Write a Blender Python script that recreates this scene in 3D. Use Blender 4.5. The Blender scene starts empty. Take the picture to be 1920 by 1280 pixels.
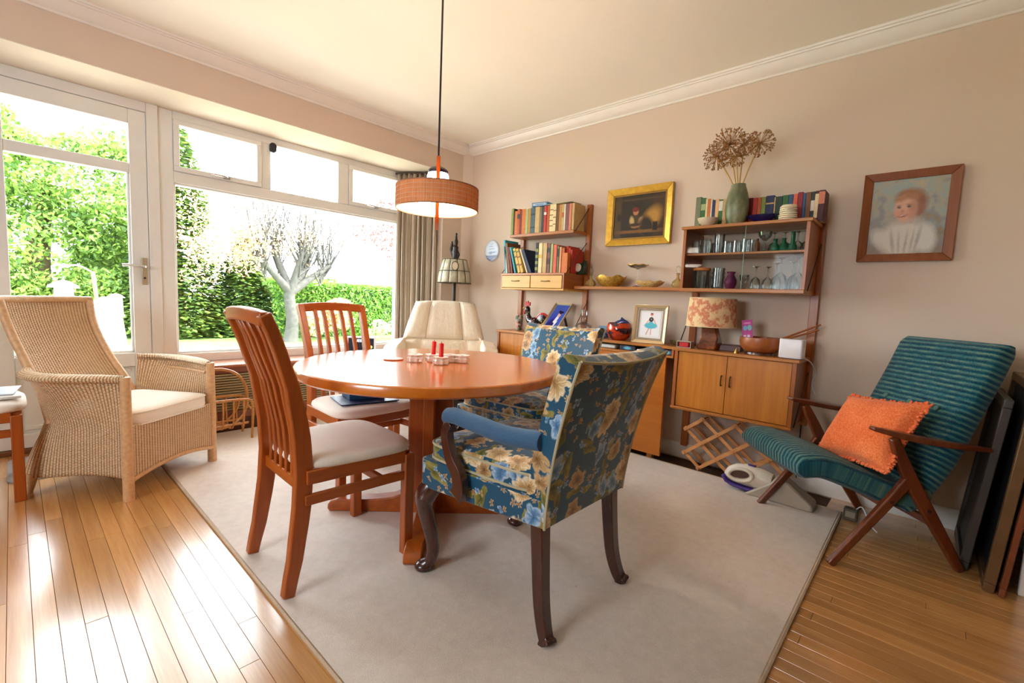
import bpy, math, random
from mathutils import Vector, Matrix
random.seed(7)
SC = bpy.context.scene
COL = SC.collection
PI = math.pi

# ---------------------------------------------------------------- camera
CAM_H = 1.05
def make_camera():
    yaw, pitch, roll = math.radians(42.391), math.radians(5.204), math.radians(2.4664)
    f = Vector((-math.sin(yaw)*math.cos(pitch), math.cos(yaw)*math.cos(pitch), -math.sin(pitch)))
    r = Vector((math.cos(yaw), math.sin(yaw), 0)); u = r.cross(f)
    r2 = math.cos(roll)*r + math.sin(roll)*u
    u2 = -math.sin(roll)*r + math.cos(roll)*u
    cd = bpy.data.cameras.new('camera'); co = bpy.data.objects.new('camera', cd); COL.objects.link(co)
    m = Matrix((( r2.x, u2.x, -f.x, 0), (r2.y, u2.y, -f.y, 0), (r2.z, u2.z, -f.z, CAM_H), (0, 0, 0, 1)))
    co.matrix_world = m
    cd.sensor_fit = 'HORIZONTAL'; cd.sensor_width = 36.0; cd.lens = 857.15/1920*36
    cd.clip_start = 0.05; cd.clip_end = 300
    SC.camera = co
make_camera()

# ---------------------------------------------------------------- world, sun, daylight
EXPOSURE = 2.0
SKY = 5.2
w = bpy.data.worlds.new('world'); SC.world = w; w.use_nodes = True
bg = w.node_tree.nodes['Background']
bg.inputs[0].default_value = (0.83, 0.92, 1.0, 1); bg.inputs[1].default_value = SKY
sun = bpy.data.lights.new('sun', 'SUN'); sun.energy = 7.0; sun.angle = math.radians(0.6); sun.color = (1.0, 0.94, 0.82)
so = bpy.data.objects.new('sun', sun); COL.objects.link(so)
so.rotation_euler = Vector((-0.42, -0.62, -0.75)).to_track_quat('-Z', 'Y').to_euler()
def portal(name, loc, sx, sy, direction):
    a = bpy.data.lights.new(name, 'AREA'); a.shape = 'RECTANGLE'; a.size = sx; a.size_y = sy
    a.cycles.is_portal = True
    o = bpy.data.objects.new(name, a); COL.objects.link(o); o.location = loc
    o.rotation_euler = Vector(direction).to_track_quat('-Z', 'Y').to_euler()
portal('window_portal', (-4.16, 1.05, 1.15), 3.6, 2.3, (1, 0, 0))
portal('rear_fill_portal', (-1.3, -2.46, 1.5), 1.3, 0.9, (0, 1, 0))  # sky portal at the unseen rear window, sized for fill light
vs = SC.view_settings
vs.view_transform = 'Standard'; vs.look = 'None'; vs.exposure = EXPOSURE; vs.gamma = 1.0
vs.use_curve_mapping = False
SC.cycles.use_denoising = True
SC.cycles.max_bounces = 10; SC.cycles.diffuse_bounces = 6; SC.cycles.transparent_max_bounces = 24
SC.cycles.caustics_reflective = False; SC.cycles.caustics_refractive = False
SC.cycles.sample_clamp_indirect = 8.0

# ---------------------------------------------------------------- material helpers
def _new(name):
    m = bpy.data.materials.new(name); m.use_nodes = True
    nt = m.node_tree; b = nt.nodes['Principled BSDF']
    return m, nt, b
def nd(nt, kind, **kw):
    n = nt.nodes.new(kind)
    for k, v in kw.items():
        if k.startswith('i_'):
            key = k[2:]
            n.inputs[int(key) if key.isdigit() else key.replace('_', ' ')].default_value = v
        else: setattr(n, k, v)
    return n
def lk(nt, a, b): nt.links.new(a, b)
def c4(c): return (c[0], c[1], c[2], 1.0)
def srgb(r, g, b):
    f = lambda u: (u/255/12.92) if u/255 <= 0.04045 else ((u/255+0.055)/1.055)**2.4
    return (f(r), f(g), f(b))
def math_n(nt, op, a, b=None, c=None):
    n = nt.nodes.new('ShaderNodeMath'); n.operation = op
    for i, x in enumerate((a, b, c)):
        if x is None: continue
        if isinstance(x, (int, float)): n.inputs[i].default_value = x
        else: lk(nt, x, n.inputs[i])
    return n.outputs[0]
def vmath(nt, op, a, b=None):
    n = nt.nodes.new('ShaderNodeVectorMath'); n.operation = op
    for i, x in enumerate((a, b)):
        if x is None: continue
        if isinstance(x, (tuple, list)): n.inputs[i].default_value = x
        elif isinstance(x, (int, float)): n.inputs['Scale'].default_value = x
        else: lk(nt, x, n.inputs[i])
    return n.outputs['Value'] if op in ('LENGTH', 'DOT_PRODUCT', 'DISTANCE') else n.outputs['Vector']
def mixc(nt, fac, a, b):
    n = nt.nodes.new('ShaderNodeMix'); n.data_type = 'RGBA'
    for k, x in ((0, fac), (6, a), (7, b)):
        if isinstance(x, (int, float)): n.inputs[k].default_value = x
        elif isinstance(x, tuple): n.inputs[k].default_value = c4(x)
        else: lk(nt, x, n.inputs[k])
    return n.outputs[2]
def ramp(nt, fac, stops):
    n = nt.nodes.new('ShaderNodeValToRGB'); lk(nt, fac, n.inputs[0])
    e = n.color_ramp.elements
    while len(e) < len(stops): e.new(0.5)
    for k, (p, c) in enumerate(stops): e[k].position = p; e[k].color = c4(c)
    return n.outputs[0]
def bump(nt, b, height, strength=0.2, dist=0.005):
    n = nt.nodes.new('ShaderNodeBump'); n.inputs['Strength'].default_value = strength; n.inputs['Distance'].default_value = dist
    lk(nt, height, n.inputs['Height']); lk(nt, n.outputs[0], b.inputs['Normal'])
def coords(nt, kind='Object', scale=(1, 1, 1)):
    t = nt.nodes.new('ShaderNodeTexCoord'); m = nt.nodes.new('ShaderNodeMapping')
    m.inputs['Scale'].default_value = scale; lk(nt, t.outputs[kind], m.inputs[0]); return m.outputs[0]
def noise(nt, vec, scale=5, detail=4, rough=0.55):
    n = nt.nodes.new('ShaderNodeTexNoise'); n.inputs['Scale'].default_value = scale
    n.inputs['Detail'].default_value = detail; n.inputs['Roughness'].default_value = rough
    if vec is not None: lk(nt, vec, n.inputs['Vector'])
    return n.outputs['Fac']
_M = {}
def plain(name, col, rough=0.5, metal=0.0, spec=0.5, coat=0.0, var=0.0, vscale=8):
    if name in _M: return _M[name]
    m, nt, b = _new(name)
    b.inputs['Roughness'].default_value = rough; b.inputs['Metallic'].default_value = metal
    b.inputs['Specular IOR Level'].default_value = spec; b.inputs['Coat Weight'].default_value = coat
    n = noise(nt, coords(nt), vscale, 4)
    v = var if var else 0.05
    lo = tuple(x*(1-v) for x in col); hi = tuple(min(1, x*(1+v)) for x in col)
    lk(nt, ramp(nt, n, [(0.3, lo), (0.7, hi)]), b.inputs['Base Color'])
    _M[name] = m; return m
def wood(name, c1, c2, axis='z', scale=1.0, rough=0.38, coat=0.15, rand=0.0):
    if name in _M: return _M[name]
    m, nt, b = _new(name)
    s = {'x': (0.6, 11, 11), 'y': (11, 0.6, 11), 'z': (11, 11, 0.6)}[axis]
    v = coords(nt, 'Object', tuple(k*scale for k in s))
    n1 = noise(nt, v, 3.0, 6, 0.6)
    n2 = noise(nt, v, 14.0, 3, 0.6)
    n3 = noise(nt, coords(nt, 'Object', tuple(k*scale*0.25 for k in s)), 2.0, 3, 0.5)
    f = math_n(nt, 'ADD', math_n(nt, 'MULTIPLY', n1, 0.55), math_n(nt, 'ADD', math_n(nt, 'MULTIPLY', n2, 0.2), math_n(nt, 'MULTIPLY', n3, 0.35)))
    col = ramp(nt, f, [(0.36, c1), (0.74, c2)])
    if rand:
        oi = nt.nodes.new('ShaderNodeObjectInfo')
        hs = nt.nodes.new('ShaderNodeHueSaturation'); lk(nt, col, hs.inputs['Color'])
        lk(nt, math_n(nt, 'MULTIPLY_ADD', oi.outputs['Random'], rand, 1-rand/2), hs.inputs['Value'])
        col = hs.outputs[0]
    lk(nt, col, b.inputs['Base Color'])
    b.inputs['Roughness'].default_value = rough; b.inputs['Coat Weight'].default_value = coat; b.inputs['Coat Roughness'].default_value = 0.25
    bump(nt, b, n2, 0.06, 0.002)
    _M[name] = m; return m
def fabric(name, col, col2, scale=500, rough=0.9, bstr=0.3):
    if name in _M: return _M[name]
    m, nt, b = _new(name)
    v = coords(nt); n = noise(nt, v, scale, 2); n2 = noise(nt, v, 6, 4)
    f = math_n(nt, 'ADD', math_n(nt, 'MULTIPLY', n, 0.6), math_n(nt, 'MULTIPLY', n2, 0.4))
    lk(nt, ramp(nt, f, [(0.35, col), (0.65, col2)]), b.inputs['Base Color'])
    b.inputs['Roughness'].default_value = rough; b.inputs['Specular IOR Level'].default_value = 0.2
    b.inputs['Sheen Weight'].default_value = 0.15
    bump(nt, b, n, bstr, 0.002)
    _M[name] = m; return m
def glassy(name, tint=(1, 1, 1), reflect=1.0, rough=0.02, body=0.0, bodycol=(1, 1, 1)):
    """thin clear glass: light passes straight through, the surface mirrors by Fresnel"""
    if name in _M: return _M[name]
    m, nt, b = _new(name); nt.nodes.remove(b)
    out = nt.nodes['Material Output']
    tr = nd(nt, 'ShaderNodeBsdfTransparent'); tr.inputs[0].default_value = c4(tint)
    gl = nd(nt, 'ShaderNodeBsdfGlossy'); gl.inputs['Roughness'].default_value = rough
    fr = nd(nt, 'ShaderNodeFresnel'); fr.inputs[0].default_value = 1.5
    mx = nd(nt, 'ShaderNodeMixShader')
    lk(nt, math_n(nt, 'MULTIPLY', fr.outputs[0], reflect), mx.inputs[0]); lk(nt, tr.outputs[0], mx.inputs[1]); lk(nt, gl.outputs[0], mx.inputs[2])
    last = mx.outputs[0]
    if body:
        df = nd(nt, 'ShaderNodeBsdfDiffuse'); df.inputs[0].default_value = c4(bodycol)
        m2 = nd(nt, 'ShaderNodeMixShader'); m2.inputs[0].default_value = body
        lk(nt, last, m2.inputs[1]); lk(nt, df.outputs[0], m2.inputs[2]); last = m2.outputs[0]
    lk(nt, last, out.inputs[0])
    _M[name] = m; return m
def paint(name, base, shapes, rough=0.5, distort=0.0, noisy=0.0, nscale=30, coat=0.0, fine=None):
    """a printed or painted picture: soft ellipses ('e') and boxes ('r') laid over a base, in the picture's own 0..1 coordinates
    shape = (kind, u, v, ru, rv, angle_deg, colour, softness)"""
    m, nt, b = _new(name)
    uv = coords(nt, 'UV')
    p = uv
    if distort:
        nz = nt.nodes.new('ShaderNodeTexNoise'); nz.inputs['Scale'].default_value = nscale; lk(nt, uv, nz.inputs['Vector'])
        off = vmath(nt, 'SUBTRACT', nz.outputs['Color'], (0.5, 0.5, 0.5))
        sc = nt.nodes.new('ShaderNodeVectorMath'); sc.operation = 'SCALE'; lk(nt, off, sc.inputs[0]); sc.inputs['Scale'].default_value = distort
        p = vmath(nt, 'ADD', uv, sc.outputs[0])
    col = None
    if isinstance(base, list):
        sep = nt.nodes.new('ShaderNodeSeparateXYZ'); lk(nt, p, sep.inputs[0])
        f = math_n(nt, 'ADD', math_n(nt, 'MULTIPLY', noise(nt, uv, 5, 5), 0.8), math_n(nt, 'MULTIPLY', sep.outputs[1], 0.2))
        col = ramp(nt, f, base)
    else:
        rgb = nt.nodes.new('ShaderNodeRGB'); rgb.outputs[0].default_value = c4(base); col = rgb.outputs[0]
    for kind, u, v, ru, rv, ang, cc, soft in shapes:
        q = vmath(nt, 'SUBTRACT', p, (u, v, 0))
        if ang:
            vr = nt.nodes.new('ShaderNodeVectorRotate'); vr.rotation_type = 'Z_AXIS'; lk(nt, q, vr.inputs['Vector']); vr.inputs['Angle'].default_value = -math.radians(ang); q = vr.outputs[0]
        q = vmath(nt, 'MULTIPLY', q, (1/ru, 1/rv, 0))
        if kind == 'e': d = vmath(nt, 'LENGTH', q)
        else:
            s2 = nt.nodes.new('ShaderNodeSeparateXYZ'); lk(nt, vmath(nt, 'ABSOLUTE', q), s2.inputs[0])
            d = math_n(nt, 'MAXIMUM', s2.outputs[0], s2.outputs[1])
        mr = nt.nodes.new('ShaderNodeMapRange'); lk(nt, d, mr.inputs[0])
        mr.inputs[1].default_value = 1-soft; mr.inputs[2].default_value = 1+soft+1e-3; mr.inputs[3].default_value = 1; mr.inputs[4].default_value = 0
        col = mixc(nt, mr.outputs[0], col, cc)
    if noisy:
        n = noise(nt, uv, 60, 4)
        hs = nt.nodes.new('ShaderNodeHueSaturation'); lk(nt, col, hs.inputs['Color'])
        lk(nt, math_n(nt, 'MULTIPLY_ADD', n, noisy, 1-noisy/2), hs.inputs['Value']); col = hs.outputs[0]
    lk(nt, col, b.inputs['Base Color']); b.inputs['Roughness'].default_value = rough; b.inputs['Coat Weight'].default_value = coat
    return m

# ---------------------------------------------------------------- mesh helpers
class MB:
    def __init__(s): s.v = []; s.f = []; s.uv = None
    def add(s, vs, fs):
        o = len(s.v); s.v += [tuple(x) for x in vs]; s.f += [tuple(o+i for i in f) for f in fs]; return s
    def box(s, x0, x1, y0, y1, z0, z1):
        return s.add([(x0,y0,z0),(x1,y0,z0),(x1,y1,z0),(x0,y1,z0),(x0,y0,z1),(x1,y0,z1),(x1,y1,z1),(x0,y1,z1)],
                     [(3,2,1,0),(4,5,6,7),(0,1,5,4),(1,2,6,5),(2,3,7,6),(3,0,4,7)])
    def obox(s, c, size, R):
        h = [k/2 for k in size]; vs = []
        for dz in (-1, 1):
            for dx, dy in ((-1,-1),(1,-1),(1,1),(-1,1)):
                vs.append(Vector(c) + R @ Vector((dx*h[0], dy*h[1], dz*h[2])))
        return s.add(vs, [(3,2,1,0),(4,5,6,7),(0,1,5,4),(1,2,6,5),(2,3,7,6),(3,0,4,7)])
    def beam(s, a, b, w, t, up=(0,0,1)):
        a, b = Vector(a), Vector(b); d = (b-a); L = d.length; d.normalize()
        u = Vector(up); sd = d.cross(u)
        if sd.length < 1e-4: sd = d.cross(Vector((1,0,0)))
        sd.normalize(); u = sd.cross(d)
        R = Matrix((d, sd, u)).transposed()
        return s.obox((a+b)/2, (L, w, t), R)
    def loft(s, secs, closed=True, cap=True, loop=False):
        n = len(secs[0]); vs = [p for sec in secs for p in sec]; fs = []
        m = len(secs); rng = range(m if loop else m-1)
        for i in rng:
            j = (i+1) % m
            for k in range(n if closed else n-1):
                l = (k+1) % n
                fs.append((i*n+k, i*n+l, j*n+l, j*n+k))
        if cap and not loop and closed:
            fs.append(tuple(reversed(range(n)))); fs.append(tuple((m-1)*n+k for k in range(n)))
        return s.add(vs, fs)
    def sweep(s, path, w, t, side, loop=False):
        """rectangular section along a path; width w along `side`, thickness t across it"""
        P = [Vector(p) for p in path]; n = len(P); sd = Vector(side).normalized(); secs = []
        for i in range(n):
            if loop: d = P[(i+1) % n]-P[i-1]
            else: d = P[min(i+1, n-1)]-P[max(i-1, 0)]
            d.normalize(); sd2 = (sd - d*sd.dot(d)).normalized(); u = d.cross(sd2)
            ww = w[i] if isinstance(w, (list, tuple)) else w; tt = t[i] if isinstance(t, (list, tuple)) else t
            secs.append([P[i]-sd2*ww/2-u*tt/2, P[i]+sd2*ww/2-u*tt/2, P[i]+sd2*ww/2+u*tt/2, P[i]-sd2*ww/2+u*tt/2])
        return s.loft(secs, loop=loop)
    def tube(s, path, r, n=8, loop=False):
        P = [Vector(p) for p in path]; m = len(P); secs = []; ref = None
        for i in range(m):
            d = (P[(i+1) % m]-P[i-1]) if loop else (P[min(i+1, m-1)]-P[max(i-1, 0)])
            if d.length < 1e-9: d = Vector((0,0,1))
            d.normalize()
            if ref is None:
                ref = Vector((0,0,1)) if abs(d.z) < 0.9 else Vector((1,0,0))
            a = (ref - d*ref.dot(d)).normalized(); b = d.cross(a); ref = a
            rr = r[i] if isinstance(r, (list, tuple)) else r
            secs.append([P[i] + (a*math.cos(2*PI*k/n) + b*math.sin(2*PI*k/n))*rr for k in range(n)])
        return s.loft(secs, loop=loop)
    def lathe(s, prof, n=20, c=(0,0,0), sx=1, sy=1, closed_prof=False):
        secs = [[(c[0]+r*math.cos(2*PI*k/n)*sx, c[1]+r*math.sin(2*PI*k/n)*sy, c[2]+z) for k in range(n)] for r, z in prof]
        return s.loft(secs, cap=not closed_prof, loop=closed_prof)
    def prism(s, pts, axis, a0, a1):
        """2D outline extruded along an axis; outline in the other two axes, in order (x,y),(x,z) or (y,z)"""
        def P(p, a): return {'z': (p[0], p[1], a), 'y': (p[0], a, p[1]), 'x': (a, p[0], p[1])}[axis]
        return s.loft([[P(p, a0) for p in pts], [P(p, a1) for p in pts]])
    def grid(s, fn, nu, nv):
        vs = [fn(i/nu, j/nv) for j in range(nv+1) for i in range(nu+1)]
        fs = [(j*(nu+1)+i, j*(nu+1)+i+1, (j+1)*(nu+1)+i+1, (j+1)*(nu+1)+i) for j in range(nv) for i in range(nu)]
        return s.add(vs, fs)
    def pillow(s, outline, prof):
        """outline: fn(k)->list of (x,y) scaled by s about the centre; prof: list of (scale, z) or (scale, fn(x,y)->z)"""
        secs = []
        for sc, z in prof:
            secs.append([(x*sc, y*sc, z(x*sc, y*sc) if callable(z) else z) for x, y in outline])
        return s.loft(secs)
    def xform(s, M):
        s.v = [tuple(M @ Vector(v)) for v in s.v]; return s
    def build(s, name, mat, parent=None, bevel=0.0, seg=2, smooth=True, sub=0, uv=None, angle=38, solid=0.0):
        me = bpy.data.meshes.new(name); me.from_pydata(s.v, [], s.f); me.validate(); me.update()
        if mat: me.materials.append(mat)
        if uv:
            L = me.uv_layers.new(name='UV'); 
            for p in me.polygons:
                n = p.normal; ax = max(range(3), key=lambda k: abs(n[k]))
                for li in p.loop_indices:
                    c = me.vertices[me.loops[li].vertex_index].co
                    u = {0: (c.y, c.z), 1: (c.x, c.z), 2: (c.x, c.y)}[ax]
                    L.data[li].uv = (u[0]*uv + 0.37*ax, u[1]*uv + 0.21*ax)
        if smooth:
            me.polygons.foreach_set('use_smooth', [True]*len(me.polygons)); me.set_sharp_from_angle(angle=math.radians(angle))
        o = bpy.data.objects.new(name, me); COL.objects.link(o)
        if parent: o.parent = parent
        if solid:
            k = o.modifiers.new('thick', 'SOLIDIFY'); k.thickness = solid; k.offset = 0
        if sub:
            k = o.modifiers.new('sub', 'SUBSURF'); k.levels = sub; k.render_levels = sub
        if bevel:
            k = o.modifiers.new('bevel', 'BEVEL'); k.width = bevel; k.segments = seg; k.limit_method = 'ANGLE'; k.angle_limit = math.radians(35)
        return o
def rrect(w, d, r, n=5):
    pts = []
    for cx, cy, a0 in ((w/2-r, d/2-r, 0), (-w/2+r, d/2-r, 90), (-w/2+r, -d/2+r, 180), (w/2-r, -d/2+r, 270)):
        for k in range(n+1):
            a = math.radians(a0+90*k/n); pts.append((cx+r*math.cos(a), cy+r*math.sin(a)))
    return pts
def interp(pts, n=12):
    """Catmull-Rom through points (tuples)"""
    P = [Vector(p) for p in pts]; out = []
    for i in range(len(P)-1):
        p0 = P[max(i-1, 0)]; p1 = P[i]; p2 = P[i+1]; p3 = P[min(i+2, len(P)-1)]
        for k in range(n):
            t = k/n
            out.append(0.5*((2*p1)+(p2-p0)*t+(2*p0-5*p1+4*p2-p3)*t*t+(3*p1-p0-3*p2+p3)*t**3))
    out.append(P[-1]); return out
def tag(o, label, cat, group=None, kind=None):
    o['label'] = label; o['category'] = cat
    if group: o['group'] = group
    if kind: o['kind'] = kind
    return o
def thing(name, label, cat, loc=(0,0,0), rz=0.0, group=None):
    o = bpy.data.objects.new(name, None); COL.objects.link(o); o.empty_display_size = 0.1
    o.location = loc; o.rotation_euler = (0, 0, rz)
    return tag(o, label, cat, group)
def struct(o, label=None):
    o['kind'] = 'structure'
    if label: o['label'] = label
    return o
def quad_uv(o, axis_u, axis_v):
    """0..1 picture coordinates over an object's own bounds, along two local axes (negative index = mirrored)"""
    me = o.data; L = me.uv_layers.get('UV') or me.uv_layers.new(name='UV')
    def rng(a):
        v = [x.co[a] for x in me.vertices]; return min(v), max(v)
    au, av = axis_u[0], axis_v[0]; u0, u1 = rng(au); v0, v1 = rng(av)
    for l in me.loops:
        c = me.vertices[l.vertex_index].co
        u = (c[au]-u0)/(u1-u0); v = (c[av]-v0)/(v1-v0)
        if axis_u[1] < 0: u = 1-u
        if axis_v[1] < 0: v = 1-v
        L.data[l.index].uv = (u, v)
def copy_tree(root, loc, rz, label=None):
    r = root.copy(); COL.objects.link(r); r.location = loc; r.rotation_euler = (0, 0, rz)
    if label: r['label'] = label
    for ch in list(root.children):
        c = ch.copy(); COL.objects.link(c); c.parent = r
        for g in list(ch.children):
            d = g.copy(); COL.objects.link(d); d.parent = c
    return r
ORD = ['first','second','third','fourth','fifth','sixth','seventh','eighth','ninth','tenth','eleventh','twelfth','thirteenth','fourteenth','fifteenth','sixteenth','seventeenth','eighteenth','nineteenth','twentieth','twenty-first','twenty-second','twenty-third','twenty-fourth','twenty-fifth','twenty-sixth']
# ---------------------------------------------------------------- room shell
WY = 3.153; CZ = 2.53; WX = -3.56; GX = -4.0
def wall_mat(name, col, v=0.03):
    m, nt, b = _new(name)
    co = coords(nt); n = noise(nt, co, 1.5, 3); n2 = noise(nt, co, 180, 2)
    lk(nt, ramp(nt, n, [(0.3, tuple(x*(1-v) for x in col)), (0.7, col)]), b.inputs['Base Color'])
    b.inputs['Roughness'].default_value = 0.85; b.inputs['Specular IOR Level'].default_value = 0.25
    bump(nt, b, n2, 0.05, 0.001); return m
M_WALL = wall_mat('wall_paint', srgb(218, 198, 180))
M_SOFFIT_LIT = wall_mat('wall_paint_lit', srgb(228, 216, 198))  # same wall paint, lightened to stand for light reflected onto the soffit
M_CEIL = wall_mat('ceiling_paint', srgb(241, 236, 224))
M_TRIM = plain('white_gloss', srgb(236, 230, 222), 0.35, var=0.02)
M_UPVC = plain('white_upvc', srgb(232, 230, 226), 0.3, var=0.02)
M_PANE = glassy('window_glass', (0.97, 0.985, 0.975), 0.55)

def box_struct(name, *b, mat=M_WALL, bevel=0.0):
    o = MB().box(*b).build(name, mat, bevel=bevel, smooth=False); struct(o); return o
# floor: dark sub floor and separate boards that run along x
FLOOR = struct(MB().box(-4.3, 3.2, -2.6, 3.3, -0.12, -0.013).build('floor', plain('sub_floor', srgb(70, 48, 30), 0.9), smooth=False), 'strip wood floor of narrow pale boards')
def plank_mat():
    m, nt, b = _new('floor_boards')
    g = nt.nodes.new('ShaderNodeNewGeometry'); oi = nt.nodes.new('ShaderNodeObjectInfo')
    off = nt.nodes.new('ShaderNodeCombineXYZ'); lk(nt, math_n(nt, 'MULTIPLY', oi.outputs['Random'], 37.0), off.inputs[0]); lk(nt, math_n(nt, 'MULTIPLY', oi.outputs['Random'], 91.0), off.inputs[2])
    p = vmath(nt, 'ADD', g.outputs['Position'], off.outputs[0])
    v = vmath(nt, 'MULTIPLY', p, (0.9, 16, 16))
    n1 = noise(nt, v, 2.2, 5, 0.6); n2 = noise(nt, vmath(nt, 'MULTIPLY', p, (4, 90, 90)), 2.0, 3)
    f = math_n(nt, 'ADD', math_n(nt, 'MULTIPLY', n1, 0.7), math_n(nt, 'MULTIPLY', n2, 0.3))
    c = ramp(nt, f, [(0.3, srgb(184, 124, 62)), (0.7, srgb(218, 166, 104))])
    hs = nt.nodes.new('ShaderNodeHueSaturation'); lk(nt, c, hs.inputs['Color'])
    lk(nt, math_n(nt, 'MULTIPLY_ADD', oi.outputs['Random'], 0.34, 0.80), hs.inputs['Value'])
    lk(nt, hs.outputs[0], b.inputs['Base Color'])
    b.inputs['Roughness'].default_value = 0.28; b.inputs['Coat Weight'].default_value = 1.0; b.inputs['Coat Roughness'].default_value = 0.21; b.inputs['Coat IOR'].default_value = 1.65
    bump(nt, b, n1, 0.08, 0.002); return m
M_PLANK = plank_mat()
pm = bpy.data.meshes.new('plank')
_pb = MB(); e = 0.004
_pb.v = [(-.5,-.5,-1),(.5,-.5,-1),(.5,.5,-1),(-.5,.5,-1),(-.5,-.5,-.1),(.5,-.5,-.1),(.5,.5,-.1),(-.5,.5,-.1),(-.4993,-.488,0),(.4993,-.488,0),(.4993,.488,0),(-.4993,.488,0)]
_pb.f = [(0,1,5,4),(1,2,6,5),(2,3,7,6),(3,0,4,7),(4,5,9,8),(5,6,10,9),(6,7,11,10),(7,4,8,11),(8,9,10,11)]
pm.from_pydata(_pb.v, [], _pb.f); pm.materials.append(M_PLANK)
PW = 0.0545
def plank(x0, x1, yc):
    o = bpy.data.objects.new('plank', pm); COL.objects.link(o); o.parent = FLOOR
    o.location = ((x0+x1)/2, yc, random.uniform(-0.0006, 0.0)); o.scale = (x1-x0-0.0012, PW-0.0007, 0.012)
rr = random.Random(3)
y = 0.5765
k = 0
while y > -0.75:                                       # boards left of the rug
    x = -4.05 + rr.uniform(-0.7, 0)
    xe = -1.0 if y > 0.1 else -1.5
    while x < xe:
        L = rr.choice((0.75, 1.05, 1.4, 1.8)); plank(max(x, -3.98), min(x+L, xe+0.6), y); x += L
    y -= PW
y = 0.86
while y < WY:                                          # boards right of the rug
    x = -0.33; s = rr.uniform(0.02, 0.9)
    if s < 0.55: plank(x, x+s+0.08, y); plank(x+s+0.08, 0.85, y)
    else: plank(x, 0.85, y)
    y += PW
box_struct('wall_back', -4.3, 3.2, WY, WY+0.15, -0.1, CZ+0.05)
box_struct('ceiling', -4.35, 3.2, -2.7, WY+0.15, CZ, CZ+0.12, mat=M_CEIL)
box_struct('wall_window', -4.22, WX, -2.6, WY, 2.25, CZ)
box_struct('wall_return', -4.22, WX, 2.835, WY, -0.1, 2.25)
box_struct('soffit_lit_board', -4.05, WX-0.001, -2.6, 2.834, 2.243, 2.2495, mat=M_SOFFIT_LIT)  # thin added board, the soffit's reflected light is in its colour
box_struct('wall_sill', -4.14, -3.99, 0.708, 2.834, -0.1, 0.495)
box_struct('wall_left', -4.22, -4.0, -2.6, -0.17, -0.1, 2.243)
struct(MB().prism([(WX, 3.072), (-3.502, WY), (WX, WY)], 'z', 0, 2.47).build('wall_corner', wall_mat('corner_paint', srgb(224, 206, 190)), smooth=False))
# rest of the house behind the viewer: plain side wall, rear window unseen and sized for fill light
def wall_with_window(name, horiz, a0, a1, b0, b1, w0, w1, z0, z1):
    # one wall mesh around a window opening
    m = MB()
    for p0, p1, q0, q1 in ((a0, a1, -.1, z0), (a0, a1, z1, CZ), (a0, w0, z0, z1), (w1, a1, z0, z1)):
        if horiz: m.box(p0, p1, b0, b1, q0, q1)
        else: m.box(b0, b1, p0, p1, q0, q1)
    struct(m.build(name, M_WALL, smooth=False))
wall_with_window('wall_rear', True, -4.2, 3.2, -2.6, -2.45, -1.95, -.65, 1.05, 1.95)
box_struct('wall_side', 3.05, 3.2, -2.6, WY, -.1, CZ)
box_struct('wall_right', 0.42, 0.54, 2.60, WY, -0.1, CZ)
struct(MB().box(0.340, 0.56, 2.575, 2.60, 0, 2.1).build('trim_3', M_TRIM, bevel=0.006))
# cornice
prof = [(0, 0), (-.012, 0), (-.018, .010), (-.028, .013), (-.050, .030), (-.068, .052), (-.072, .060), (-.086, .060), (-.088, .068), (-.100, .068), (-.102, .080), (0, .080)]
struct(MB().prism([(WY+a, 2.45+b) for a, b in prof], 'x', WX-0.02, 0.42).build('trim_1', M_TRIM, angle=25), 'white moulded cornice along shelf wall')
struct(MB().prism([(WX-a, 2.45+b) for a, b in prof], 'y', -2.45, WY).build('trim_2', M_TRIM, angle=25), 'white moulded cornice along window wall')
struct(MB().prism([(WY, 0), (WY-.016, 0), (WY-.016, .085), (WY-.008, .10), (WY, .10)], 'x', WX, 0.42).build('baseboard_back', M_TRIM))
struct(MB().prism([(0.42, 0), (0.404, 0), (0.404, .085), (0.412, .10), (0.42, .10)], 'y', 2.6, WY).build('baseboard_right', M_TRIM))

# ---------------------------------------------------------------- window with three top lights
W1 = bpy.data.objects.new('window_1', None); COL.objects.link(W1); struct(W1, 'large white framed picture window with three small lights above')
W1.location = (GX, 0.79, 0.5)
M_CHROME = plain('chrome', srgb(205, 205, 205), 0.2, metal=1.0)
def wpart(name, y0, y1, z0, z1, d=0.07, x=0.03, mat=M_UPVC, parent=W1, bev=0.004):
    return MB().box(-d+x, x, y0-0.79, y1-0.79, z0-0.5, z1-0.5).build(name, mat, parent, bevel=bev)
wpart('post', 0.708, 0.79, 0.03, 2.243); wpart('post', 2.625, 2.70, 0.50, 2.243); wpart('post', 2.70, 2.834, 0.50, 2.243, x=0.0)
wpart('bottom_rail', 0.79, 2.625, 0.497, 0.56); wpart('head', 0.79, 2.625, 2.19, 2.243); wpart('transom', 0.79, 2.625, 1.765, 1.84)
wpart('glazing_bead', 0.79, 2.625, 1.752, 1.765, x=0.012); wpart('glazing_bead', 0.79, 2.625, 0.56, 0.575, x=0.012)
wpart('glazing_bead', 0.79, 0.803, 0.575, 1.752, x=0.012); wpart('glazing_bead', 2.612, 2.625, 0.575, 1.752, x=0.012)
wpart('mullion', 1.356, 1.426, 1.84, 2.19); wpart('mullion', 1.985, 2.083, 1.84, 2.19)
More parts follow.
